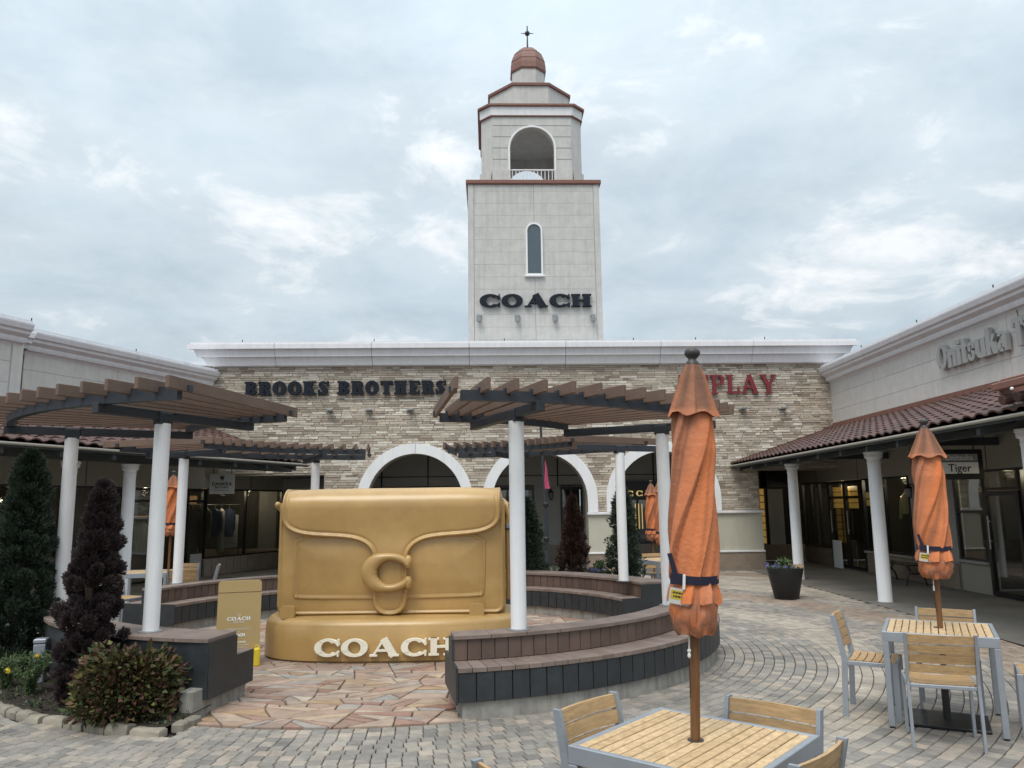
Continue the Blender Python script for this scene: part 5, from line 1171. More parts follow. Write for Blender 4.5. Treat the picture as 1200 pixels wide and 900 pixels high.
# body: rounded box with bellied sides and piping round the front
def rr3(hx, y0, y1, r, z_, n=6):
    return [(x, y, z_) for x, y in rrect(-hx, hx, y0, y1, r, n)]
b = MB(); ZB0, ZB1 = .478, 1.87
lev = [(ZB0, .07), (ZB0+.02, .03), (ZB0+.06, .0)]+[(ZB0+.06+(ZB1-.16-ZB0-.06)*k/10, 0) for k in range(1, 11)]+[(ZB1-.10, .02), (ZB1-.05, .06), (ZB1-.02, .12), (ZB1-.005, .2)]
b.loft([rr3(1.365-.05*(z_-ZB0)/1.45-ins*.7, .04+ins, .86-ins*1.2, .09, z_) for z_, ins in lev]); body = b.build('body', 'bag', bag, smooth=60)
# relief panels: a fine grid displaced by the distance to a drawn outline
from mathutils import noise as mnoise
def smooth_poly(pts, it=3):
    for _ in range(it):
        o = []
        for i in range(len(pts)):
            p, q = pts[i], pts[(i+1) % len(pts)]; o += [(p[0]*.75+q[0]*.25, p[1]*.75+q[1]*.25), (p[0]*.25+q[0]*.75, p[1]*.25+q[1]*.75)]
        pts = o
    return pts
def sdf(px_, py_, poly):
    P = np.array(poly); Q = np.roll(P, -1, 0); d = np.full(px_.shape, 1e9); ins = np.zeros(px_.shape, bool)
    for (ax, ay), (bx, by) in zip(P, Q):
        ex, ey = bx-ax, by-ay; l2 = ex*ex+ey*ey
        if l2 < 1e-12: continue
        t = np.clip(((px_-ax)*ex+(py_-ay)*ey)/l2, 0, 1); d = np.minimum(d, (px_-ax-t*ex)**2+(py_-ay-t*ey)**2)
        c = (ay > py_) != (by > py_)
        if ay != by: ins ^= c & (px_ < (bx-ax)*(py_-ay)/(by-ay)+ax)
    d = np.sqrt(d); return np.where(ins, d, -d)
ROLL_R, YF = .13, .035; ZTOP = 1.87
def front(u, v, h):
    """sheet coordinates to space: v is height on the front, then runs over the rounded top to the back"""
    zt = ZTOP-ROLL_R
    if v <= zt: return (u, YF-h, v)
    s = (v-zt)/ROLL_R
    if s <= PI/2: return (u, YF+ROLL_R-(ROLL_R+h)*math.cos(s), zt+(ROLL_R+h)*math.sin(s))
    return (u, YF+ROLL_R+(v-zt-ROLL_R*PI/2), ZTOP+h)
def relief(name, poly, x0, x1, v0, v1, step, hf, parent):
    nx, nv = int((x1-x0)/step)+1, int((v1-v0)/step)+1
    X, V = np.meshgrid(np.linspace(x0, x1, nx), np.linspace(v0, v1, nv)); S = sdf(X, V, poly)
    H = hf(S, X, V); vs = []; keep = {}
    fs = []
    ok = S > -step*1.6
    for j in range(nv):
        for i in range(nx):
            if ok[j, i]: keep[(j, i)] = len(vs); vs.append(front(X[j, i], V[j, i], H[j, i]))
    for j in range(nv-1):
        for i in range(nx-1):
            q = [(j, i), (j, i+1), (j+1, i+1), (j+1, i)]
            if all(k in keep for k in q): fs.append(tuple(keep[k] for k in q))
    b = MB(); b.v = vs; b.f = fs; me = b.mesh(name, 'bag', fix=False); me.polygons.foreach_set('use_smooth', [True]*len(me.polygons)); me.update()
    return obj(name, me, parent)
def edge(S, H0, rad): e = np.clip(S/rad, 0, 1); return np.where(S < 0, -.03, H0*np.sqrt(np.clip(1-(1-e)**2, 0, 1)))
def wrinkle(X, V, amp, sc, seed):
    o = np.zeros(X.shape)
    for j in range(X.shape[0]):
        for i in range(X.shape[1]): o[j, i] = mnoise.noise((X[j, i]*sc, V[j, i]*sc*2.2, seed))
    return o*amp
pk = 0.01037; zz = lambda y: 1.75-(y-593.7)*.00996
half = [(128, 560), (128.5, 604), (126, 614), (119, 621.5), (106, 627), (88, 629.5), (70, 630.5), (53, 631.8), (40, 634), (30, 638.5), (24, 644.5), (21, 652), (20.5, 670), (20.5, 700), (19, 711), (14, 718), (7, 721.3), (0, 721.8)]
left = [(-x*pk, (2.6 if k == 0 else zz(y))) for k, (x, y) in enumerate(half)]; right = [(x*pk, (2.6 if k == 0 else zz(y))) for k, (x, y) in enumerate(half)]
poly = left+list(reversed(right[:-1])); poly = smooth_poly(poly, 2)
def flap_h(S, X, V):
    h = edge(S, .082, .03)+.024*np.exp(-((S-.028)/.017)**2)-.011*np.exp(-((S-.066)/.010)**2)
    h = h+np.where(S > .07, .028*(1-np.exp(-(S-.07)/.25)), 0)+np.where(S > .05, wrinkle(X, V, .006, 1.1, 3.0)+wrinkle(X, V, .001, 4.0, 9.0), 0)
    tongue = 1/(1+np.exp((V-1.30)/.05)); return h+.018*tongue*(S > 0)
relief('flap', poly, -1.36, 1.36, .44, 2.45, .0115, flap_h, bag)
pp = smooth_poly([(-1.175, 1.50), (-1.185, 1.1), (-1.18, .74), (-1.165, .685), (-1.10, .668), (-.5, .66), (0, .655), (.5, .66), (1.05, .672), (1.11, .69), (1.13, .75), (1.14, 1.1), (1.135, 1.50)], 2)
def pocket_h(S, X, V): return edge(S, .026, .016)+.005*np.exp(-((S-.016)/.012)**2)-.005*np.exp(-((S-.055)/.007)**2)+np.where(S > .07, .03*(1-np.exp(-(S-.07)/.2)), 0)+np.where(S > .03, wrinkle(X, V, .012, 1.3, 5.0)+wrinkle(X, V, .003, 3.0, 7.0), 0)
relief('front_pocket', pp, -1.22, 1.18, .63, 1.46, .0115, pocket_h, bag)
fp = rrect(-1.352, 1.352, .487, 2.05, .10, 6)
def panel_h(S, X, V): return edge(S, .012, .012)+.020*np.exp(-((S-.018)/.012)**2)-.006*np.exp(-((S-.045)/.008)**2)+np.where(S > .03, wrinkle(X, V, .006, 2.0, 15.0), 0)
relief('front_panel', fp, -1.37, 1.37, .478, 1.80, .0125, panel_h, bag)
for x in (-1.115, 1.075): b = MB(); b.sphere((x, YF-.075, .705), (.016, .014, .016), 10, 6); b.build('rivet', 'bag', bag, smooth=True)
# stitching along the pocket edge
b = MB()
for k in range(40): v_ = .74+k*.0155; b.cbox(1.078, 1.083, YF-.068, YF-.05, v_, v_+.010, .002); b.cbox(-1.132, -1.127, YF-.068, YF-.05, v_, v_+.010, .002)
b.build('stitching', 'bag', bag, kind='stuff')
# C clasp: swept oval, thick at the left, with upright terminals
b = MB(); cx, cz = -.02, .985; vs = []; N1, K = 44, 14
for i in range(N1+1):
    th = R(27+(333-27)*i/N1); wv = .040+.058*((1-math.cos(th))/2)**1.6
    ex, ez = .315, .215
    px_, pz_ = cx+(ex-wv)*math.cos(th), cz+(ez-wv*.62)*math.sin(th); nx, nz = math.cos(th)*ez, math.sin(th)*ex; l = math.hypot(nx, nz); nx, nz = nx/l, nz/l
    wq = wv*(1 if abs(math.cos(th)) > .6 else .72+.28*abs(math.cos(th))/.6)
    for k in range(K):
        a = 2*PI*k/K; vs.append((px_+nx*wq*math.cos(a), YF-.165-.055*math.sin(a), pz_+nz*wq*math.cos(a)))
fs = [(i*K+k, i*K+(k+1) % K, (i+1)*K+(k+1) % K, (i+1)*K+k) for i in range(N1) for k in range(K)]
b.add(vs, fs); 
for s_ in (1, -1): b.loft([[(cx+.246+rx2*math.cos(a)+s_*.0+.012*(k-2)*0, YF-.165+rx2*1.1*math.sin(a), cz+s_*(.050+.029*k)) for a in np.linspace(0, 2*PI, 15)[:-1]] for k, rx2 in enumerate((.030, .044, .048, .047, .038, .018))])
cl = b.build('clasp', 'bag', bag, smooth=60)
b = MB()
for x, z_ in ((-.24, cz), (.20, cz+.13), (.20, cz-.13)): b.tube([(x, YF-.16, z_), (x, YF-.07, z_)], .03, 10)
b.build('clasp_post', 'bag', cl)
# small feet tabs on the plinth, side rings, clip and hanging strap
for x in (-1.19, 1.03): b = MB(); b.prism(rrect(x-.085, x+.085, .47, .61, .03, 4), -.13, -.05, XZ); b.build('foot_tab', 'bag', bag, smooth=50)
b = MB(); b.tube([(-1.30, .30, 1.66), (-1.39, .20, 1.74), (-1.43, .16, 1.79)], [.05, .045, .038], 12); b.sphere((-1.43, .16, 1.79), .036, 10, 6); b.build('strap_ring', 'bag', bag, smooth=60)
b = MB(); b.tube([(1.33, .30, 1.80), (1.40, .22, 1.74), (1.425, .20, 1.62), (1.40, .20, 1.52)], [.045, .045, .042, .03], 12)
for k in range(6): b.sphere((1.43, .19, 1.76-k*.035), .026, 8, 6)
b.build('strap_knot', 'bag', bag, smooth=60)
b = MB(); b.cbox(1.38, 1.45, .17, .23, 1.47, 1.53, .008); b.build('clip', 'steel', bag)
b = MB(); b.cbox(1.372, 1.53, .20, .25, .62, 1.46, .02); st_ = b.build('side_strap', 'bag', bag)
b = MB(); b.sphere((1.45, .195, 1.38), .026, 10, 6); b.build('stud', 'steel', st_, smooth=True)
for k, ch in enumerate('COACH'):
    me, wd = letter_mesh(ch, .05, .10, .012, 'bag', dict(st=.36, th=.13, sh=.10, so=.11, W=1.55)); obj('letter', me, st_, (1.425, .20, 1.16-k*.095), (0, PI/2, 0))
# ================================================================== SIGN BOARD and its yellow weight
t = thing('sign_board', 'slim mustard sign board with white lettering standing left of the bag plinth', 'sign', (-3.12, 8.98, 0), .30)
b = MB(); P_ = rrect(-.235, .235, 0, .93, .035, 5); tilt = lambda x, y, h: (x, h+y*.14, y)
b.prism(P_, -.02, .02, tilt); bd = b.build('board', 'board', t, smooth=30)
b = MB(); b.box(-.235, .235, -.022+.80*.14-.001, -.0195+.80*.14, .80, .804); b.build('print_line', 'pole', bd)
bd_ = bd
def sblock(body, size, z_, off=0.0): text_part(bd, body, size, 'paper', (0, -.0215+z_*.14-.001, z_), (PI/2-.139, 0, 0), offset=off, extrude=.0006)
sblock('THE', .024, .545, .0); sblock('TABBY SHOP', .022, .468); sblock('EXPERIENCE THE LATEST AT', .021, .395); sblock('THE', .018, .365); sblock('COACH', .04, .325, .003); sblock('TABBY CORNER', .024, .255, .001); sblock('OPEN DAILY IN THE GARDEN', .018, .225); sblock('TAKE A PHOTO WITH US', .018, .20); sblock('ENJOY', .018, .17)
tt = MB()
x = -.125; tot = sum(glyph(c, st=.36, th=.13, sh=.10, so=.11, W=1.55)[1] for c in 'COACH')+.4; s0 = .25/tot
for c in 'COACH':
    P, wd = glyph(c, st=.36, th=.13, sh=.10, so=.11, W=1.55)
    for i, q in enumerate(P):
        tt.prism([(x+a*s0, .495+d*.038) for a, d in q], -.0225-(i % 5)*.0002, -.019, tilt)
    x += (wd+.10)*s0
tt.build('lettering', 'paper', bd)
b = MB(); b.cbox(-.05, .05, .12, .16, .0, .9, .004); b.build('prop', 'board', t)
t = thing('weight_block', 'small yellow weight at the foot of the mustard sign board', 'weight', (-2.905, 9.0, 0), .3)
b = MB(); b.cbox(-.035, .035, -.05, .05, 0, .20, .015); b.build('weight_body', 'yellow', t); b = MB(); b.tube([(-.02, 0, .195), (-.02, 0, .225), (.02, 0, .225), (.02, 0, .195)], .006, 6); b.build('handle', 'yellow', t)
# ================================================================== PLANTS
def leaf_mesh(name, m, P, D, ln, wd, rng, droop=0.0):
    """one diamond leaf per row of P, pointing along D (both N x 3)"""
    n = len(P); D = D/np.linalg.norm(D, axis=1, keepdims=True)
    rnd = rng.normal(size=(n, 3)); S = np.cross(D, rnd); S /= np.linalg.norm(S, axis=1, keepdims=True)+1e-9; Nn = np.cross(S, D)
    L_ = ln*rng.uniform(.65, 1.25, (n, 1)); W_ = wd*rng.uniform(.7, 1.2, (n, 1))
    v = np.empty((n, 4, 3)); v[:, 0] = P; v[:, 1] = P+D*L_*.45+S*W_/2+Nn*W_*.15; v[:, 2] = P+D*L_-Nn*L_*droop; v[:, 3] = P+D*L_*.45-S*W_/2+Nn*W_*.15
    me = bpy.data.meshes.new(name); me.vertices.add(4*n); me.vertices.foreach_set('co', v.reshape(-1)); me.loops.add(4*n); me.loops.foreach_set('vertex_index', np.arange(4*n, dtype=np.int32))
    me.polygons.add(n); me.polygons.foreach_set('loop_start', np.arange(0, 4*n, 4, dtype=np.int32)); me.polygons.foreach_set('loop_total', np.full(n, 4, dtype=np.int32))
    me.materials.append(M[m]); me.update(calc_edges=True); return me
def conifer(name, lab, loc, h, rmax, m, nleaf, seed, grp, ln=.045, z0=.06, tip=.35, lean=(0, 0)):
    """columnar conifer: clumps of short sprays packed over a tapering column"""
    rng = np.random.default_rng(seed); t = thing(name, lab, 'tree', loc, 0, grp)
    b = MB(); b.tube([(0, 0, 0), (.01, 0, h*.5), (0, 0, h*.93)], [.045, .03, .008], 8)
    for k in range(26):
        z_ = .15+rng.uniform(0, h*.8); a = rng.uniform(0, 2*PI); rr = rmax*.75*(1-.7*(z_/h)**2); b.tube([(0, 0, z_), (rr*.6*math.cos(a), rr*.6*math.sin(a), z_+rr*.5), (rr*math.cos(a), rr*math.sin(a), z_+rr*1.1)], [.014, .009, .003], 5)
    b.build('trunk', 'bark', t)
    nc = int(430*h*rmax/.8); q = rng.uniform(0, 1, nc); zc_ = z0+(h-z0)*q**.9
    prof = lambda z_: rmax*np.clip(np.minimum(1.0, .72+.9*(z_/h)), 0, 1)*np.sqrt(np.clip((1-(z_/h)**2.6)*(1-.25*z_/h), 0, 1))*(1-tip*(z_/h)**1.2)
    a = rng.uniform(0, 2*PI, nc); rad = prof(zc_)*np.sqrt(rng.uniform(.12, 1.0, nc))*(1+.10*np.sin(3*a+zc_*5+seed)+rng.normal(0, .11, nc))
    C = np.stack([rad*np.cos(a)+lean[0]*zc_/h, rad*np.sin(a)+lean[1]*zc_/h, zc_], 1)
    per = nleaf//nc; idx = np.repeat(np.arange(nc), per); sz = rng.uniform(.6, 1.35, nc)[idx][:, None]
    off = rng.normal(size=(len(idx), 3)); off /= np.linalg.norm(off, axis=1, keepdims=True); off *= rng.uniform(.25, 1, (len(idx), 1))**.5
    P = C[idx]+off*np.array([.055, .055, .062])*sz*(rmax/.35)
    out_ = np.stack([np.cos(a), np.sin(a), np.full(nc, .75)], 1)[idx]
    P[:, 2] = np.maximum(P[:, 2], .02)
    me = leaf_mesh('crown', m, P, off*.9+out_*.6+np.array([0, 0, .25]), ln, ln*.42, rng); obj('crown', me, t); return t
conifer('conifer_tree', 'tall dark green columnar conifer at the far left of the picture', (-5.38, 8.55, .05), 2.31, .40, 'leaf_green', 80000, 3, 'conifers in the planting beds', lean=(.03, 0))
conifer('conifer_tree', 'dark purple columnar conifer between the left pergola posts and the bush', (-3.83, 7.12, .05), 1.93, .29, 'leaf_purple', 80000, 5, 'conifers in the planting beds', ln=.036, lean=(.07, 0), tip=.34)
conifer('conifer_tree', 'dark green conifer right behind the white post at the middle of the courtyard', (.22, 14.0, .05), 1.78, .42, 'leaf_green', 16000, 8, 'conifers in the planting beds', ln=.06)
conifer('conifer_tree', 'rusty red conifer in front of the middle arch', (1.05, 13.9, .05), 1.82, .29, 'leaf_rust', 16000, 9, 'conifers in the planting beds', ln=.05, tip=.25)
conifer('conifer_tree', 'dark green conifer behind the back right pergola post', (1.86, 13.3, .05), 1.95, .34, 'leaf_green', 16000, 12, 'conifers in the planting beds', ln=.055)
# rounded mixed bush
def bush(name, lab, cat, loc, rx_, ry_, h, m, nleaf, seed, ln, wd, flat=.55):
    rng = np.random.default_rng(seed); t = thing(name, lab, cat, loc)
    nc = 150; u = rng.uniform(0, 1, nc); a = rng.uniform(0, 2*PI, nc); el_ = np.arcsin(rng.uniform(0, 1, nc)); rr = (.55+.45*u**.4)*(1+.13*np.sin(2*a+seed)*np.cos(3*el_))
    C = np.stack([rx_*rr*np.cos(a)*np.cos(el_)**flat, ry_*rr*np.sin(a)*np.cos(el_)**flat, .06+(h-.08)*rr*np.sin(el_)], 1)
    per = nleaf//nc; idx = np.repeat(np.arange(nc), per); off = rng.normal(size=(len(idx), 3))*np.array([.065, .065, .05])
    P = C[idx]+off; P[:, 2] = np.abs(P[:, 2])+.01
    D = off/.06+np.stack([np.cos(a), np.sin(a), np.full(nc, .4)], 1)[idx]*1.1+rng.normal(size=P.shape)*.5
    b = MB()
    for k in range(22): q = C[rng.integers(nc)]; b.tube([(0+q[0]*.2, q[1]*.2, 0), (q[0]*.55, q[1]*.55, q[2]*.5), tuple(q)], [.010, .007, .003], 5)
    b.build('stem', 'bark', t); obj('foliage', leaf_mesh('foliage', m, P, D, ln, wd, rng, .15), t); return t
bush('garden_bush', 'low rounded bush with red and green leaves in front of the dark bench', 'bush', (-3.29, 6.80, .05), .34, .27, .47, 'leaf_bush', 9000, 4, .062, .042)
bush('garden_bush', 'small leafy bush by the end of the far right bench', 'bush', (2.35, 12.5, .0), .28, .22, .36, 'leaf_mid', 3000, 6, .06, .03)
def fern(name, lab, loc, n, h, spread, seed, m='leaf_fern', flower=0):
    rng = np.random.default_rng(seed); t = thing(name, lab, 'plant', loc, 0, 'feathery plants in the beds'); b = MB(); P, D = [], []
    tips = []
    for k in range(n):
        a = rng.uniform(0, 2*PI); s = rng.uniform(.2, 1)*spread; hh = h*rng.uniform(.6, 1.05); pts = [(s*.25*math.cos(a)*q+s*.75*math.cos(a)*q*q, s*.25*math.sin(a)*q+s*.75*math.sin(a)*q*q, hh*q*(1-.15*q)) for q in np.linspace(0, 1, 7)]
        b.tube(pts, [.004*(1-.7*q) for q in np.linspace(0, 1, 7)], 4); tips.append(pts[-1])
        for i in range(1, 7):
            p0, p1 = np.array(pts[i-1]), np.array(pts[i])
            for f in np.linspace(0, 1, 6):
                for _ in range(3): P.append(p0+(p1-p0)*f); D.append((p1-p0)/np.linalg.norm(p1-p0)*.5+rng.normal(size=3)*.6)
    b.build('stem', m, t); obj('foliage', leaf_mesh('foliage', m, np.array(P), np.array(D), .05, .010, rng), t)
    for i in range(flower):
        p = tips[i]; c = MB(); n_ = 12
        for q in range(n_):
            aa = 2*PI*q/n_; c.add([(p[0], p[1]-.01, p[2]), (p[0]+.022*math.cos(aa-.2), p[1]-.014, p[2]+.022*math.sin(aa-.2)), (p[0]+.03*math.cos(aa), p[1]-.012, p[2]+.03*math.sin(aa)), (p[0]+.022*math.cos(aa+.2), p[1]-.014, p[2]+.022*math.sin(aa+.2))], [(0, 1, 2, 3)])
        c.sphere((p[0], p[1]-.014, p[2]), .011, 8, 5); c.build('flower', 'petal_y', t)
fern('feathery_plant', 'tall feathery green plant with yellow flowers at the left kerb', (-4.55, 7.55, .05), 26, .40, .22, 1, flower=2)
fern('feathery_plant', 'feathery green plant without flowers at the left edge of the picture', (-4.98, 7.85, .05), 26, .34, .25, 2)
fern('feathery_plant', 'loose green plant between the dark green and rusty conifers', (.66, 14.1, .05), 30, .75, .25, 3, 'leaf_mid')
fern('feathery_plant', 'low green plant at the foot of the middle dark conifer', (.62, 13.75, .05), 22, .5, .25, 4, 'leaf_fern')
rng = np.random.default_rng(21); n = 900; a = R(-101)-rng.uniform(0, R(70), n); r_ = rng.uniform(3.68, 4.12, n)
P = np.stack([CL[0]+r_*np.cos(a), CL[1]+r_*np.sin(a), np.full(n, .05)], 1); D = rng.normal(size=(n, 3))*.5+np.array([0, 0, .45])
gc = obj('ground_cover', leaf_mesh('ground_cover', 'leaf_mid', P, D, .05, .014, rng)); gc['kind'] = 'stuff'; gc['label'] = 'sparse low weeds and litter on the soil of the left bed'
n = 700; a = R(-101)-rng.uniform(0, R(70), n); r_ = rng.uniform(3.66, 4.13, n); P = np.stack([CL[0]+r_*np.cos(a), CL[1]+r_*np.sin(a), np.full(n, .056)], 1); D = rng.normal(size=(n, 3))*np.array([1, 1, .12])
gc = obj('leaf_litter', leaf_mesh('leaf_litter', 'bark', P, D, .04, .02, rng)); gc['kind'] = 'stuff'; gc['label'] = 'dry leaf litter on the soil of the left bed'
t = thing('garden_light', 'small square grey bollard light among the plants at left', 'garden light', (-4.78, 8.05, .05), .3)
b = MB(); b.cbox(-.055, .055, -.055, .055, 0, .38, .008); b.build('post', 'alu', t); b = MB(); b.cbox(-.06, .06, -.06, .06, .385, .43, .01); b.build('cap', 'alu', t)
t = thing('concrete_block', 'upright concrete block closing the bed between bush and dark bench end', 'concrete block', (CL[0]+3.66*math.cos(R(-102.2)), CL[1]+3.66*math.sin(R(-102.2)), 0), R(-102.2))
b = MB(); b.cbox(-.10, .11, -.055, .075, -.02, .225, .008); b.build('block', 'concrete', t)
# flower pots
def flower_pot(lab, loc, rt, rb_, h, seed, flowers=True):
    rng = np.random.default_rng(seed); t = thing('flower_pot', lab, 'flower pot', loc)
    b = MB(); b.lathe([(rb_*.96, 0), (rb_, .01), (rt, h-.01), (rt, h), (rt-.02, h), (rt-.03, h-.05), (.01, h-.05)], 36); b.build('pot', 'pot', t, smooth=40)
    b = MB(); b.lathe([(rt-.032, h-.05), (rt-.035, h-.04), (.0, h-.03)], 24); b.build('soil', 'soil', t)
    n = 1400; a = rng.uniform(0, 2*PI, n); q = np.sqrt(rng.uniform(0, 1, n))*rt*.95; P = np.stack([q*np.cos(a), q*np.sin(a), h-.04+rng.uniform(0, .07, n)*(1.3-q/rt)], 1); obj('foliage', leaf_mesh('foliage', 'leaf_mid', P, rng.normal(size=(n, 3))*.6+np.array([0, 0, .5]), .045, .018, rng), t)
    n = 220; P = np.stack([rng.normal(0, .05, n)+.0, rng.normal(0, .05, n), h+rng.uniform(0, .16, n)], 1); obj('foliage', leaf_mesh('foliage', 'leaf_fern', P, rng.normal(size=(n, 3))*.6+np.array([0, 0, .3]), .07, .03, rng), t)
    for i in range(44):
        a_ = rng.uniform(0, 2*PI); q = rt*math.sqrt(rng.uniform(.25, 1.05)); c = MB(); p = (q*math.cos(a_), q*math.sin(a_), h+rng.uniform(.0, .06))
        for k in range(5):
            aa = 2*PI*k/5+.3; c.add([(p[0], p[1], p[2]), (p[0]+.02*math.cos(aa-.5), p[1]-.006, p[2]+.02*math.sin(aa-.5)), (p[0]+.03*math.cos(aa), p[1]-.012, p[2]+.03*math.sin(aa)), (p[0]+.02*math.cos(aa+.5), p[1]-.006, p[2]+.02*math.sin(aa+.5))], [(0, 1, 2, 3)])
        c.build('flower', 'petal_p' if p[0] > rt*.35 else 'petal_b', t)
    return t
flower_pot('tall black tapered pot of violet and peach flowers on the open paving', (4.98, 14.5, 0), .325, .215, .56, 31)
flower_pot('dark pot of small flowers beside the rusty conifer', (1.55, 14.3, 0), .22, .16, .55, 32)
# leaning banner pole with a pink pennant
t = thing('banner_pole', 'dark banner pole with a small pink pennant in front of the middle arch', 'banner', (.68, 17.2, 0))
b = MB(); b.lathe([(.20, 0), (.20, .05), (.05, .08), (.05, .25)], 16); b.build('base', 'blackmetal', t)
b = MB(); b.tube([(.05, 0, .1), (.035, 0, 1.4), (.0, 0, 2.3), (-.05, 0, 3.55)], [.055, .045, .032, .028], 10); b.build('pole', 'beamdark', t)
for z_ in (1.0, 1.75): b = MB(); b.lathe([(.055, z_-.05), (.065, z_-.03), (.065, z_+.03), (.05, z_+.05)], 12, (.035, 0)); b.build('collar', 'blackmetal', t)
b = MB(); v = []
for i in range(9):
    q = i/8
    for j in range(4): s = j/3; v.append((.02+s*(.02+.10*q)+.01*math.sin(6*q), -.035+.02*math.sin(s*5+q*6), 2.72-.62*q))
b.add(v, [(i*4+j, i*4+j+1, i*4+5+j, i*4+4+j) for i in range(8) for j in range(3)]); b.build('pennant', 'pink', t, smooth=60)
# ================================================================== PARASOLS
def parasol(lab, loc, z0, zt, zb, rad, seed, detail=1, tagged=True, lean=0.0):
    """folded, twisted and strapped canvas parasol on a wooden pole"""
    rng = random.Random(seed); t = thing('folded_parasol', lab, 'parasol', loc, 0, 'folded orange parasols'); t.rotation_euler = (0, R(lean), 0)
    H = zt-zb; ph = rng.uniform(0, 6)
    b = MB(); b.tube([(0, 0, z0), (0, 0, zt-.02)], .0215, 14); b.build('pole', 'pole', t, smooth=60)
    b = MB(); b.lathe([(.0222, z0+.50*(zb-z0)), (.0235, z0+.50*(zb-z0)+.004), (.0222, z0+.50*(zb-z0)+.012)], 14); b.build('pole_ring', 'steel', t)
    b = MB(); b.lathe([(.032, zt), (.030, zt+.012), (.020, zt+.022), (.019, zt+.030), (.030, zt+.040), (.037, zt+.052), (.036, zt+.066), (.026, zt+.078), (.004, zt+.083)], 18); b.build('finial', 'finial', t, smooth=60)
    def cloth(name, prof, fold, nl, tw_, fade, nth, thick=0, irregular=.3):
        pts = len(prof); vs, uv, fd = [], [], []
        offs = [rng.uniform(-.5, .5) for _ in range(nl+1)]; amps = [rng.uniform(.35, 1.35) for _ in range(nl)]
        for i, (q, r0, fa) in enumerate(prof):
            z_ = zt-H*q
            for k in range(nth+1):
                a = 2*PI*(k % nth)/nth; s = (a-tw_*q*H+ph+.12*math.sin(3*a+5*q))/(2*PI)*nl; l = int(math.floor(s)) % nl; f = s-math.floor(s)
                saw = (f**1.5 if f < .93 else (1-f)/.07*(.93**1.5))                 # a pleat laid over its neighbour
                r = r0*(1+fa*fold*amps[l]*(saw-.42)+.012*math.sin(2*a+9*q+ph)+fa*fold*.09*math.sin(2*PI*s*2.37+3*math.sin(6*q)))
                wob = 0.0 if fa < .99 or name != 'cap_flounce' else .0
                ecc = 1+.05*math.sin(2*a+ph)
                zz_ = z_+(.007*math.sin(s*2*PI+1.0)+.006*math.sin(5*a+ph) if i == pts-1 else 0)
                vs.append((r*ecc*math.cos(a), r*math.sin(a)/ecc, zz_)); uv.append((s/nl, z_)); fd.append(max(0, min(1, fade(q, f, amps[l]))))
        me = bpy.data.meshes.new(name); n1 = nth+1; fs = [(i*n1+k, i*n1+n1+k, i*n1+n1+k+1, i*n1+k+1) for i in range(pts-1) for k in range(nth)]
        me.from_pydata(vs, [], fs); me.uv_layers.new(name='UVMap'); me.attributes.new('fade', 'FLOAT', 'POINT')
        me.attributes['fade'].data.foreach_set('value', fd)
        vi = np.empty(len(me.loops), np.int32); me.loops.foreach_get('vertex_index', vi); me.uv_layers['UVMap'].data.foreach_set('uv', np.array(uv)[vi].reshape(-1))
        me.materials.append(M['canvas']); me.polygons.foreach_set('use_smooth', [True]*len(me.polygons)); me.update()
        return obj(name, me, t)
    nth = 220 if detail else 72; st = 1 if detail else 2
    main = [(.165+.645*(k/60), rad*(.74+.26*min(1, (k/60)*4))*(1+.04*math.sin(k*.14+ph)), 1.0) for k in range(0, 61, st)]
    main[-1] = (.805, rad*.93, 1.0)
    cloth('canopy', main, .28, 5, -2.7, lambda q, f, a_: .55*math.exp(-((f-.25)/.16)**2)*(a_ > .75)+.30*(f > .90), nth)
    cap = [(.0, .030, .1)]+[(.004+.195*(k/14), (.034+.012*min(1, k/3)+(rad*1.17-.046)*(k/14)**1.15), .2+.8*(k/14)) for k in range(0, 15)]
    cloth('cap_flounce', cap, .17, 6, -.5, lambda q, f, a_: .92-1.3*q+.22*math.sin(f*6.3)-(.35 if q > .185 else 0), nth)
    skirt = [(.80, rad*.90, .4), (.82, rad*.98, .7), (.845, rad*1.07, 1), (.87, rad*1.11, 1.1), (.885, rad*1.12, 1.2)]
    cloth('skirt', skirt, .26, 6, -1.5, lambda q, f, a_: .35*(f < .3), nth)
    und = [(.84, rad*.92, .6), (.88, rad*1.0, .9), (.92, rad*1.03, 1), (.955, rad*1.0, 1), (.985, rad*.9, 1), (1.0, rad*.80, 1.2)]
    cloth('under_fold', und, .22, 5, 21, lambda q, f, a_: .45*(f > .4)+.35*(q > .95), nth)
    b = MB(); b.lathe([(rad*.50, zb+.03), (rad*.55, zb+.02), (rad*.75, zb+.035)], 20); b.build('hem_disc', 'canvas', t)  # plain canvas disc closing the bottom of the canopy
    zs_ = zt-H*.80; b = MB(); n = 48; v = []
    for k in range(n):
        a = 2*PI*k/n; rr = rad*1.03*(1+.03*math.sin(3*a+ph))
        for (dr, dz) in ((0, -.018), (.006, -.018), (.006, .018), (0, .018)): v.append(((rr+dr)*math.cos(a), (rr+dr)*math.sin(a), zs_+dz+.006*math.sin(a)))
    b.add(v, [(k*4+j, ((k+1) % n)*4+j, ((k+1) % n)*4+(j+1) % 4, k*4+(j+1) % 4) for k in range(n) for j in range(4)])
    b.build('strap', 'strap', t, smooth=40); t['strap_z'] = zs_
    # pole base is separate; loose strap end and tag face the camera
    rzc = math.atan2(-loc[1], -loc[0])-t.rotation_euler[2]
    def fr_(u, v, h): # u across towards picture right, v up, h out of the canopy
        ca, sa = math.cos(rzc), math.sin(rzc); ux_, uy_ = -sa, ca
        return (ca*h+ux_*u, sa*h+uy_*u, v)
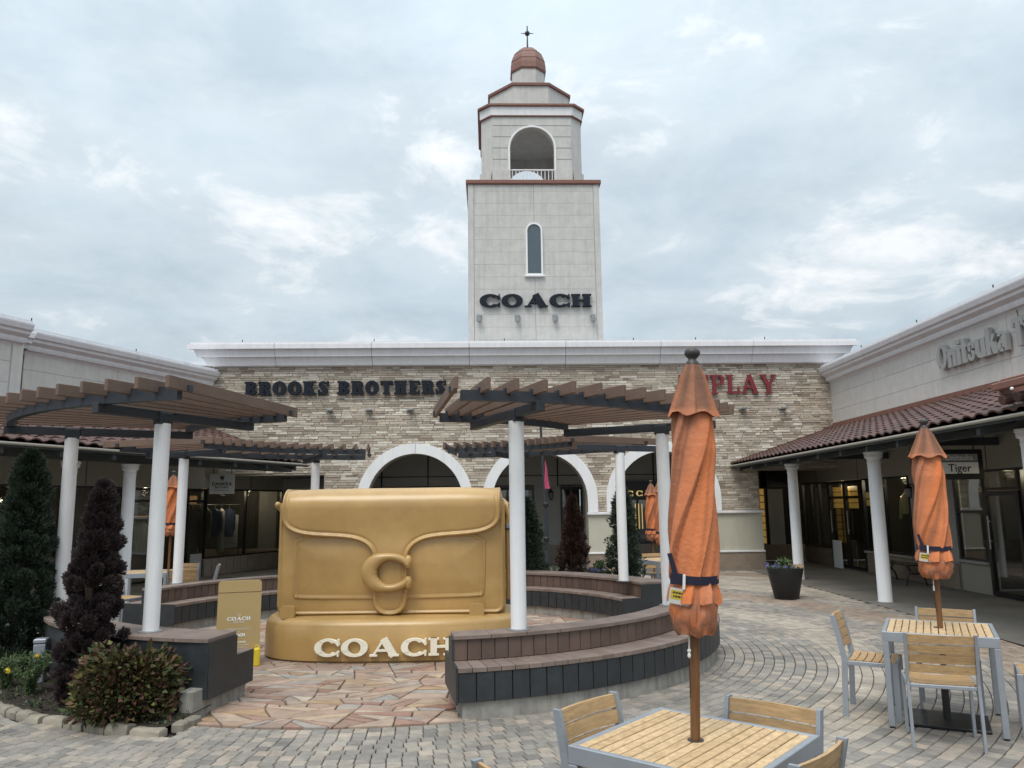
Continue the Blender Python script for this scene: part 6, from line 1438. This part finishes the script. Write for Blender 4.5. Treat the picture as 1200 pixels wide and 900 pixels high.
    if tagged:
        b = MB(); b.prism([(-.055, zs_-.03), (-.085, zs_-.02), (-.118, zs_+.105), (-.098, zs_+.108)], rad*.78, rad*.78+.006, fr_) if detail else b.prism([(-.02, zs_-.02), (.0, zs_-.02), (.0, zs_+.02), (-.02, zs_+.02)], rad*1.06, rad*1.07, fr_)
        b.prism([(-.105, zs_-.026), (-.05, zs_-.026), (-.05, zs_+.02), (-.105, zs_+.02)], rad*.70, rad*.70+.022, fr_) if detail else None
        b.build('strap_end', 'strap', t)
        cxx, h0 = (-.062, rad*.98) if detail else (-.085, rad*.75)
        cth, sth = math.cos(-.14), math.sin(-.14); w2, h2 = .048, .034
        rot = lambda x, y: (cxx+x*cth-y*sth, zs_-.078+x*sth+y*cth)
        b = MB(); b.prism([rot(x, y) for x, y in rrect(-w2-.012, w2+.012, -h2-.012, h2+.016, .012, 3)], h0, h0+.003, fr_); tg = b.build('tag_sleeve', 'clear', t)
        b = MB(); b.prism([rot(x, y) for x, y in rrect(-w2, w2, -h2, h2, .004, 2)], h0-.0022, h0-.0008, fr_); b.build('tag_card', 'paper', tg)
        b = MB(); b.prism([rot(x, y) for x, y in rrect(-w2+.006, w2-.004, -h2*.45, h2*.72, .003, 2)], h0-.0008, h0-.0004, fr_); b.build('tag_band', 'yellow', tg)
        b = MB()
        for row_ in (0, 1):
            x = -.034+.004*row_
            while x < .036: l = rng.uniform(.005, .011); b.prism([rot(x, .010-.016*row_), rot(min(x+l, .038), .010-.016*row_), rot(min(x+l, .038), .018-.016*row_), rot(x, .018-.016*row_)], h0-.0004, h0, fr_); x += l+.0025
        b.build('tag_lettering', 'ink', tg)
        b = MB(); b.prism([(cxx+.01, zs_-.045), (cxx+.022, zs_-.045), (cxx+.024, zs_+.02), (cxx+.012, zs_+.02)], rad*1.045, rad*1.05+.008, fr_); b.build('tag_clip', 'cord', t)
    if detail:
        b = MB(); pts = [fr_(-.024, zb+.05-.01*k, .03+.002*math.sin(k)) for k in range(15)]; b.tube(pts, .0035, 6); b.sphere(pts[-1], (.008, .008, .012), 8, 6); b.sphere(pts[-3], (.009, .009, .009), 8, 6); b.build('pull_cord', 'cord', t)
        b = MB(); b.tube([fr_(-.024, zb-.10, .03), fr_(-.020, zb-.27, .03)], .0022, 5); b.build('cord_tail', 'blackmetal', t)
    return t
parasol('large folded orange parasol rising through the nearest table', (.755, 3.565, 0), .03, 2.395, 1.175, .098, 3, lean=2.3)
parasol('folded orange parasol standing in the table at the right', (3.44, 6.47, 0), .05, 2.35, 1.12, .118, 8, lean=.9)
parasol('distant folded orange parasol left of its twin behind the back right post', (2.93, 16.5, 0), .05, 2.16, .98, .125, 11, 0, False)
parasol('distant folded orange parasol close behind the large parasol', (2.95, 15.5, 0), .05, 2.24, .92, .13, 12, 0, False)
parasol('distant folded orange parasol between the left pergola posts', (-5.93, 13.5, 0), .05, 2.33, 1.30, .125, 13, 0, False)
# ================================================================== TABLES AND CHAIRS
def table(lab, loc, rz, base=True):
    t = thing('cafe_table', lab, 'table', loc, rz, 'square teak and aluminium cafe tables')
    zt, h, w_ = .725, .40, .030
    b = MB(); b.cbox(-h, h, -h, -h+w_, zt-.075, zt, .003); b.cbox(-h, h, h-w_, h, zt-.075, zt, .003); b.cbox(-h, -h+w_, -h+w_, h-w_, zt-.075, zt, .003); b.cbox(h-w_, h, -h+w_, h-w_, zt-.075, zt, .003); b.build('frame', 'alu', t)
    for sx in (-1, 1):
        for sy in (-1, 1):
            b = MB(); x0, y0 = sx*h, sy*h; b.cbox(min(x0, x0-sx*.045), max(x0, x0-sx*.045), min(y0, y0-sy*.045), max(y0, y0-sy*.045), .012, zt-.076, .004); lg = b.build('leg', 'alu', t)
            b = MB(); b.box(min(x0-sx*.005, x0-sx*.04), max(x0-sx*.005, x0-sx*.04), min(y0-sy*.005, y0-sy*.04), max(y0-sy*.005, y0-sy*.04), 0, .012); b.build('foot', 'blackmetal', lg)
    n = 14; p = (2*h-2*w_)/n; b = MB(); b.cbox(-p/2+.0035, p/2-.0035, -h+w_+.001, h-w_-.001, zt-.018, zt-.001, .0025); me = b.mesh('slat', 'teaktop')
    for i in range(n): obj('slat', me, t, (-h+w_+p*(i+.5), 0, random.uniform(-.0008, .0008)))
    b = MB(); b.lathe([(.026, zt-.001), (.036, zt-.001), (.036, zt+.003), (.026, zt+.003)], 20); b.build('pole_collar', 'finial', t)
    for y in (-.2, .2): b = MB(); b.box(-h+w_, h-w_, y-.02, y+.02, zt-.05, zt-.020); b.build('cross_rail', 'alu', t)
    return t
def parasol_base(lab, loc, rz):
    t = thing('parasol_base', lab, 'parasol base', loc, rz, 'black parasol bases')
    b = MB(); b.cbox(-.29, .29, -.25, .25, 0, .025, .006); b.build('plate', 'blackmetal', t); b = MB(); b.tube([(0, 0, .025), (0, 0, .36)], .028, 14); b.build('socket', 'blackmetal', t); b = MB(); b.tube([(.028, 0, .3), (.06, 0, .3)], .008, 8); b.sphere((.065, 0, .3), .014, 8, 6); b.build('knob', 'blackmetal', t)
def chair_proto(lab, loc, rz):
    t = thing('cafe_chair', lab, 'chair', loc, rz, 'teak and aluminium cafe chairs')
    hw, zs_ = .225, .445
    for s in (-1, 1):
        b = MB(); x = s*hw
        pts = [(-.205, 0), (-.195, .25), (-.185, .45), (-.215, .62), (-.255, .80)]; vs = []
        for (y, z_) in pts:
            for dx, dy in ((-.010, -.022), (.010, -.022), (.010, .022), (-.010, .022)): vs.append((x+dx, y+dy, z_))
        b.add(vs, [(i*4+k, i*4+(k+1) % 4, i*4+4+(k+1) % 4, i*4+4+k) for i in range(4) for k in range(4)]+[(3, 2, 1, 0), (16, 17, 18, 19)]); b.build('back_leg', 'alu', t)
        b = MB(); b.cbox(x-.011, x+.011, .17, .215, .0, zs_+.005, .003); b.build('front_leg', 'alu', t)
        b = MB(); b.cbox(x-.0105, x+.0105, -.165, .169, zs_-.035, zs_-.002, .003); b.build('seat_rail', 'alu', t)
    b = MB(); b.cbox(-hw+.011, hw-.011, .18, .205, zs_-.032, zs_-.004, .003); b.build('front_rail', 'alu', t); b = MB(); b.cbox(-hw+.011, hw-.011, -.195, -.175, zs_-.035, zs_-.01, .003); b.build('rear_rail', 'alu', t)
    b = MB(); n = 7; vs, fs = [], []
    for i in range(n):
        q = i/(n-1); x = -hw+.013+(2*hw-.026)*q; dz = -.014*(1-(2*q-1)**2)
        for (dy, dz2) in ((-.026, 0), (.026, 0), (.026, .013), (-.026, .013)): vs.append((x, dy, zs_+dz+dz2-.006))
    b.add(vs, [(i*4+k, i*4+(k+1) % 4, i*4+4+(k+1) % 4, i*4+4+k) for i in range(n-1) for k in range(4)]+[(3, 2, 1, 0), tuple((n-1)*4+k for k in range(4))]); sl = b.mesh('seat_slat', 'teak')
    for i in range(6): obj('seat_slat', sl, t, (0, -.135+i*.0605, 0))
    b = MB(); vs = []
    for i in range(n):
        q = i/(n-1); x = -hw+.011+(2*hw-.022)*q; dy = -.022*(1-(2*q-1)**2)
        for (ddy, dz2) in ((-.008, -.030), (.008, -.030), (.008, .030), (-.008, .030)): vs.append((x, dy+ddy-dz2*.22, dz2))
    b.add(vs, [(i*4+k, i*4+(k+1) % 4, i*4+4+(k+1) % 4, i*4+4+k) for i in range(n-1) for k in range(4)]+[(3, 2, 1, 0), tuple((n-1)*4+k for k in range(4))]); bs = b.mesh('back_slat', 'teak')
    for i in range(4): z_ = .762-i*.071; obj('back_slat', bs, t, (0, -.212-.225*(z_-.61), z_))
    return t
proto = None
def chair(lab, B, o):
    """B: where the top of the back stands; o: the way the back faces, away from the table"""
    global proto
    l = math.hypot(*o); o = (o[0]/l, o[1]/l); loc = (B[0]-o[0]*.245, B[1]-o[1]*.245, 0); rz = math.atan2(-o[1], -o[0])-PI/2
    if proto is None: proto = chair_proto(lab, loc, rz); return proto
    return copy_thing(proto, loc, rz, lab)
table('square slatted table at the bottom edge with the large parasol through it', (.785, 3.565, 0), R(-40))
chair('chair at the left corner of the nearest table, its back seen over the tabletop', (.354, 3.96), (-.73, .68))
chair('chair at the far right side of the nearest table, back towards the plaza', (1.228, 3.885), (.65, .76))
chair('chair cut by the bottom edge at the right corner of the nearest table', (1.165, 3.16), (.72, -.69))
chair('chair at the bottom edge left of the nearest table, only its top corner showing', (0.0, 2.93), (-.77, -.63))
parasol_base('black plate under the nearest table holding the large parasol', (.785, 3.565, 0), R(-40))
table('square table at right beside the shop columns with a parasol', (3.45, 6.5, 0), R(-28))
parasol_base('black square plate under the right table', (3.44, 6.47, 0), R(-28))
chair('chair on the left side of the right table, seen in profile', (2.80, 6.90), (-.86, .5))
chair('chair in front of the right table with its slatted back to the camera', (3.05, 5.74), (-.36, -.93))
chair('chair behind the right table, only its top slats showing', (3.82, 7.06), (.5, .87))
chair('chair on the right side of the right table, cut by the picture edge', (4.28, 6.02), (.86, -.5))
table('distant table behind the back right pergola post', (2.80, 14.6, 0), R(20))
chair('distant chair nearest the camera at the back right table', (2.86, 14.0), (.1, -1))
chair('distant chair on the far side of the back right table', (2.66, 15.25), (-.3, .95))
chair('distant chair on the right of the back right table beside the large parasol', (3.35, 14.85), (.95, .3))
table('distant table between the left pergola posts', (-6.15, 13.2, 0), R(10))
chair('distant chair with its back to the camera just right of the inner left post', (-5.28, 12.55), (.15, -1))
chair('distant chair turned sideways left of the sign board, furthest right of the left table', (-5.10, 13.55), (.95, .3))
chair('distant chair beyond the left table under the distant parasol', (-5.85, 14.05), (.1, 1))
chair('distant chair standing alone left of the purple conifer tip and bench end', (-6.15, 12.0), (-.9, .3))
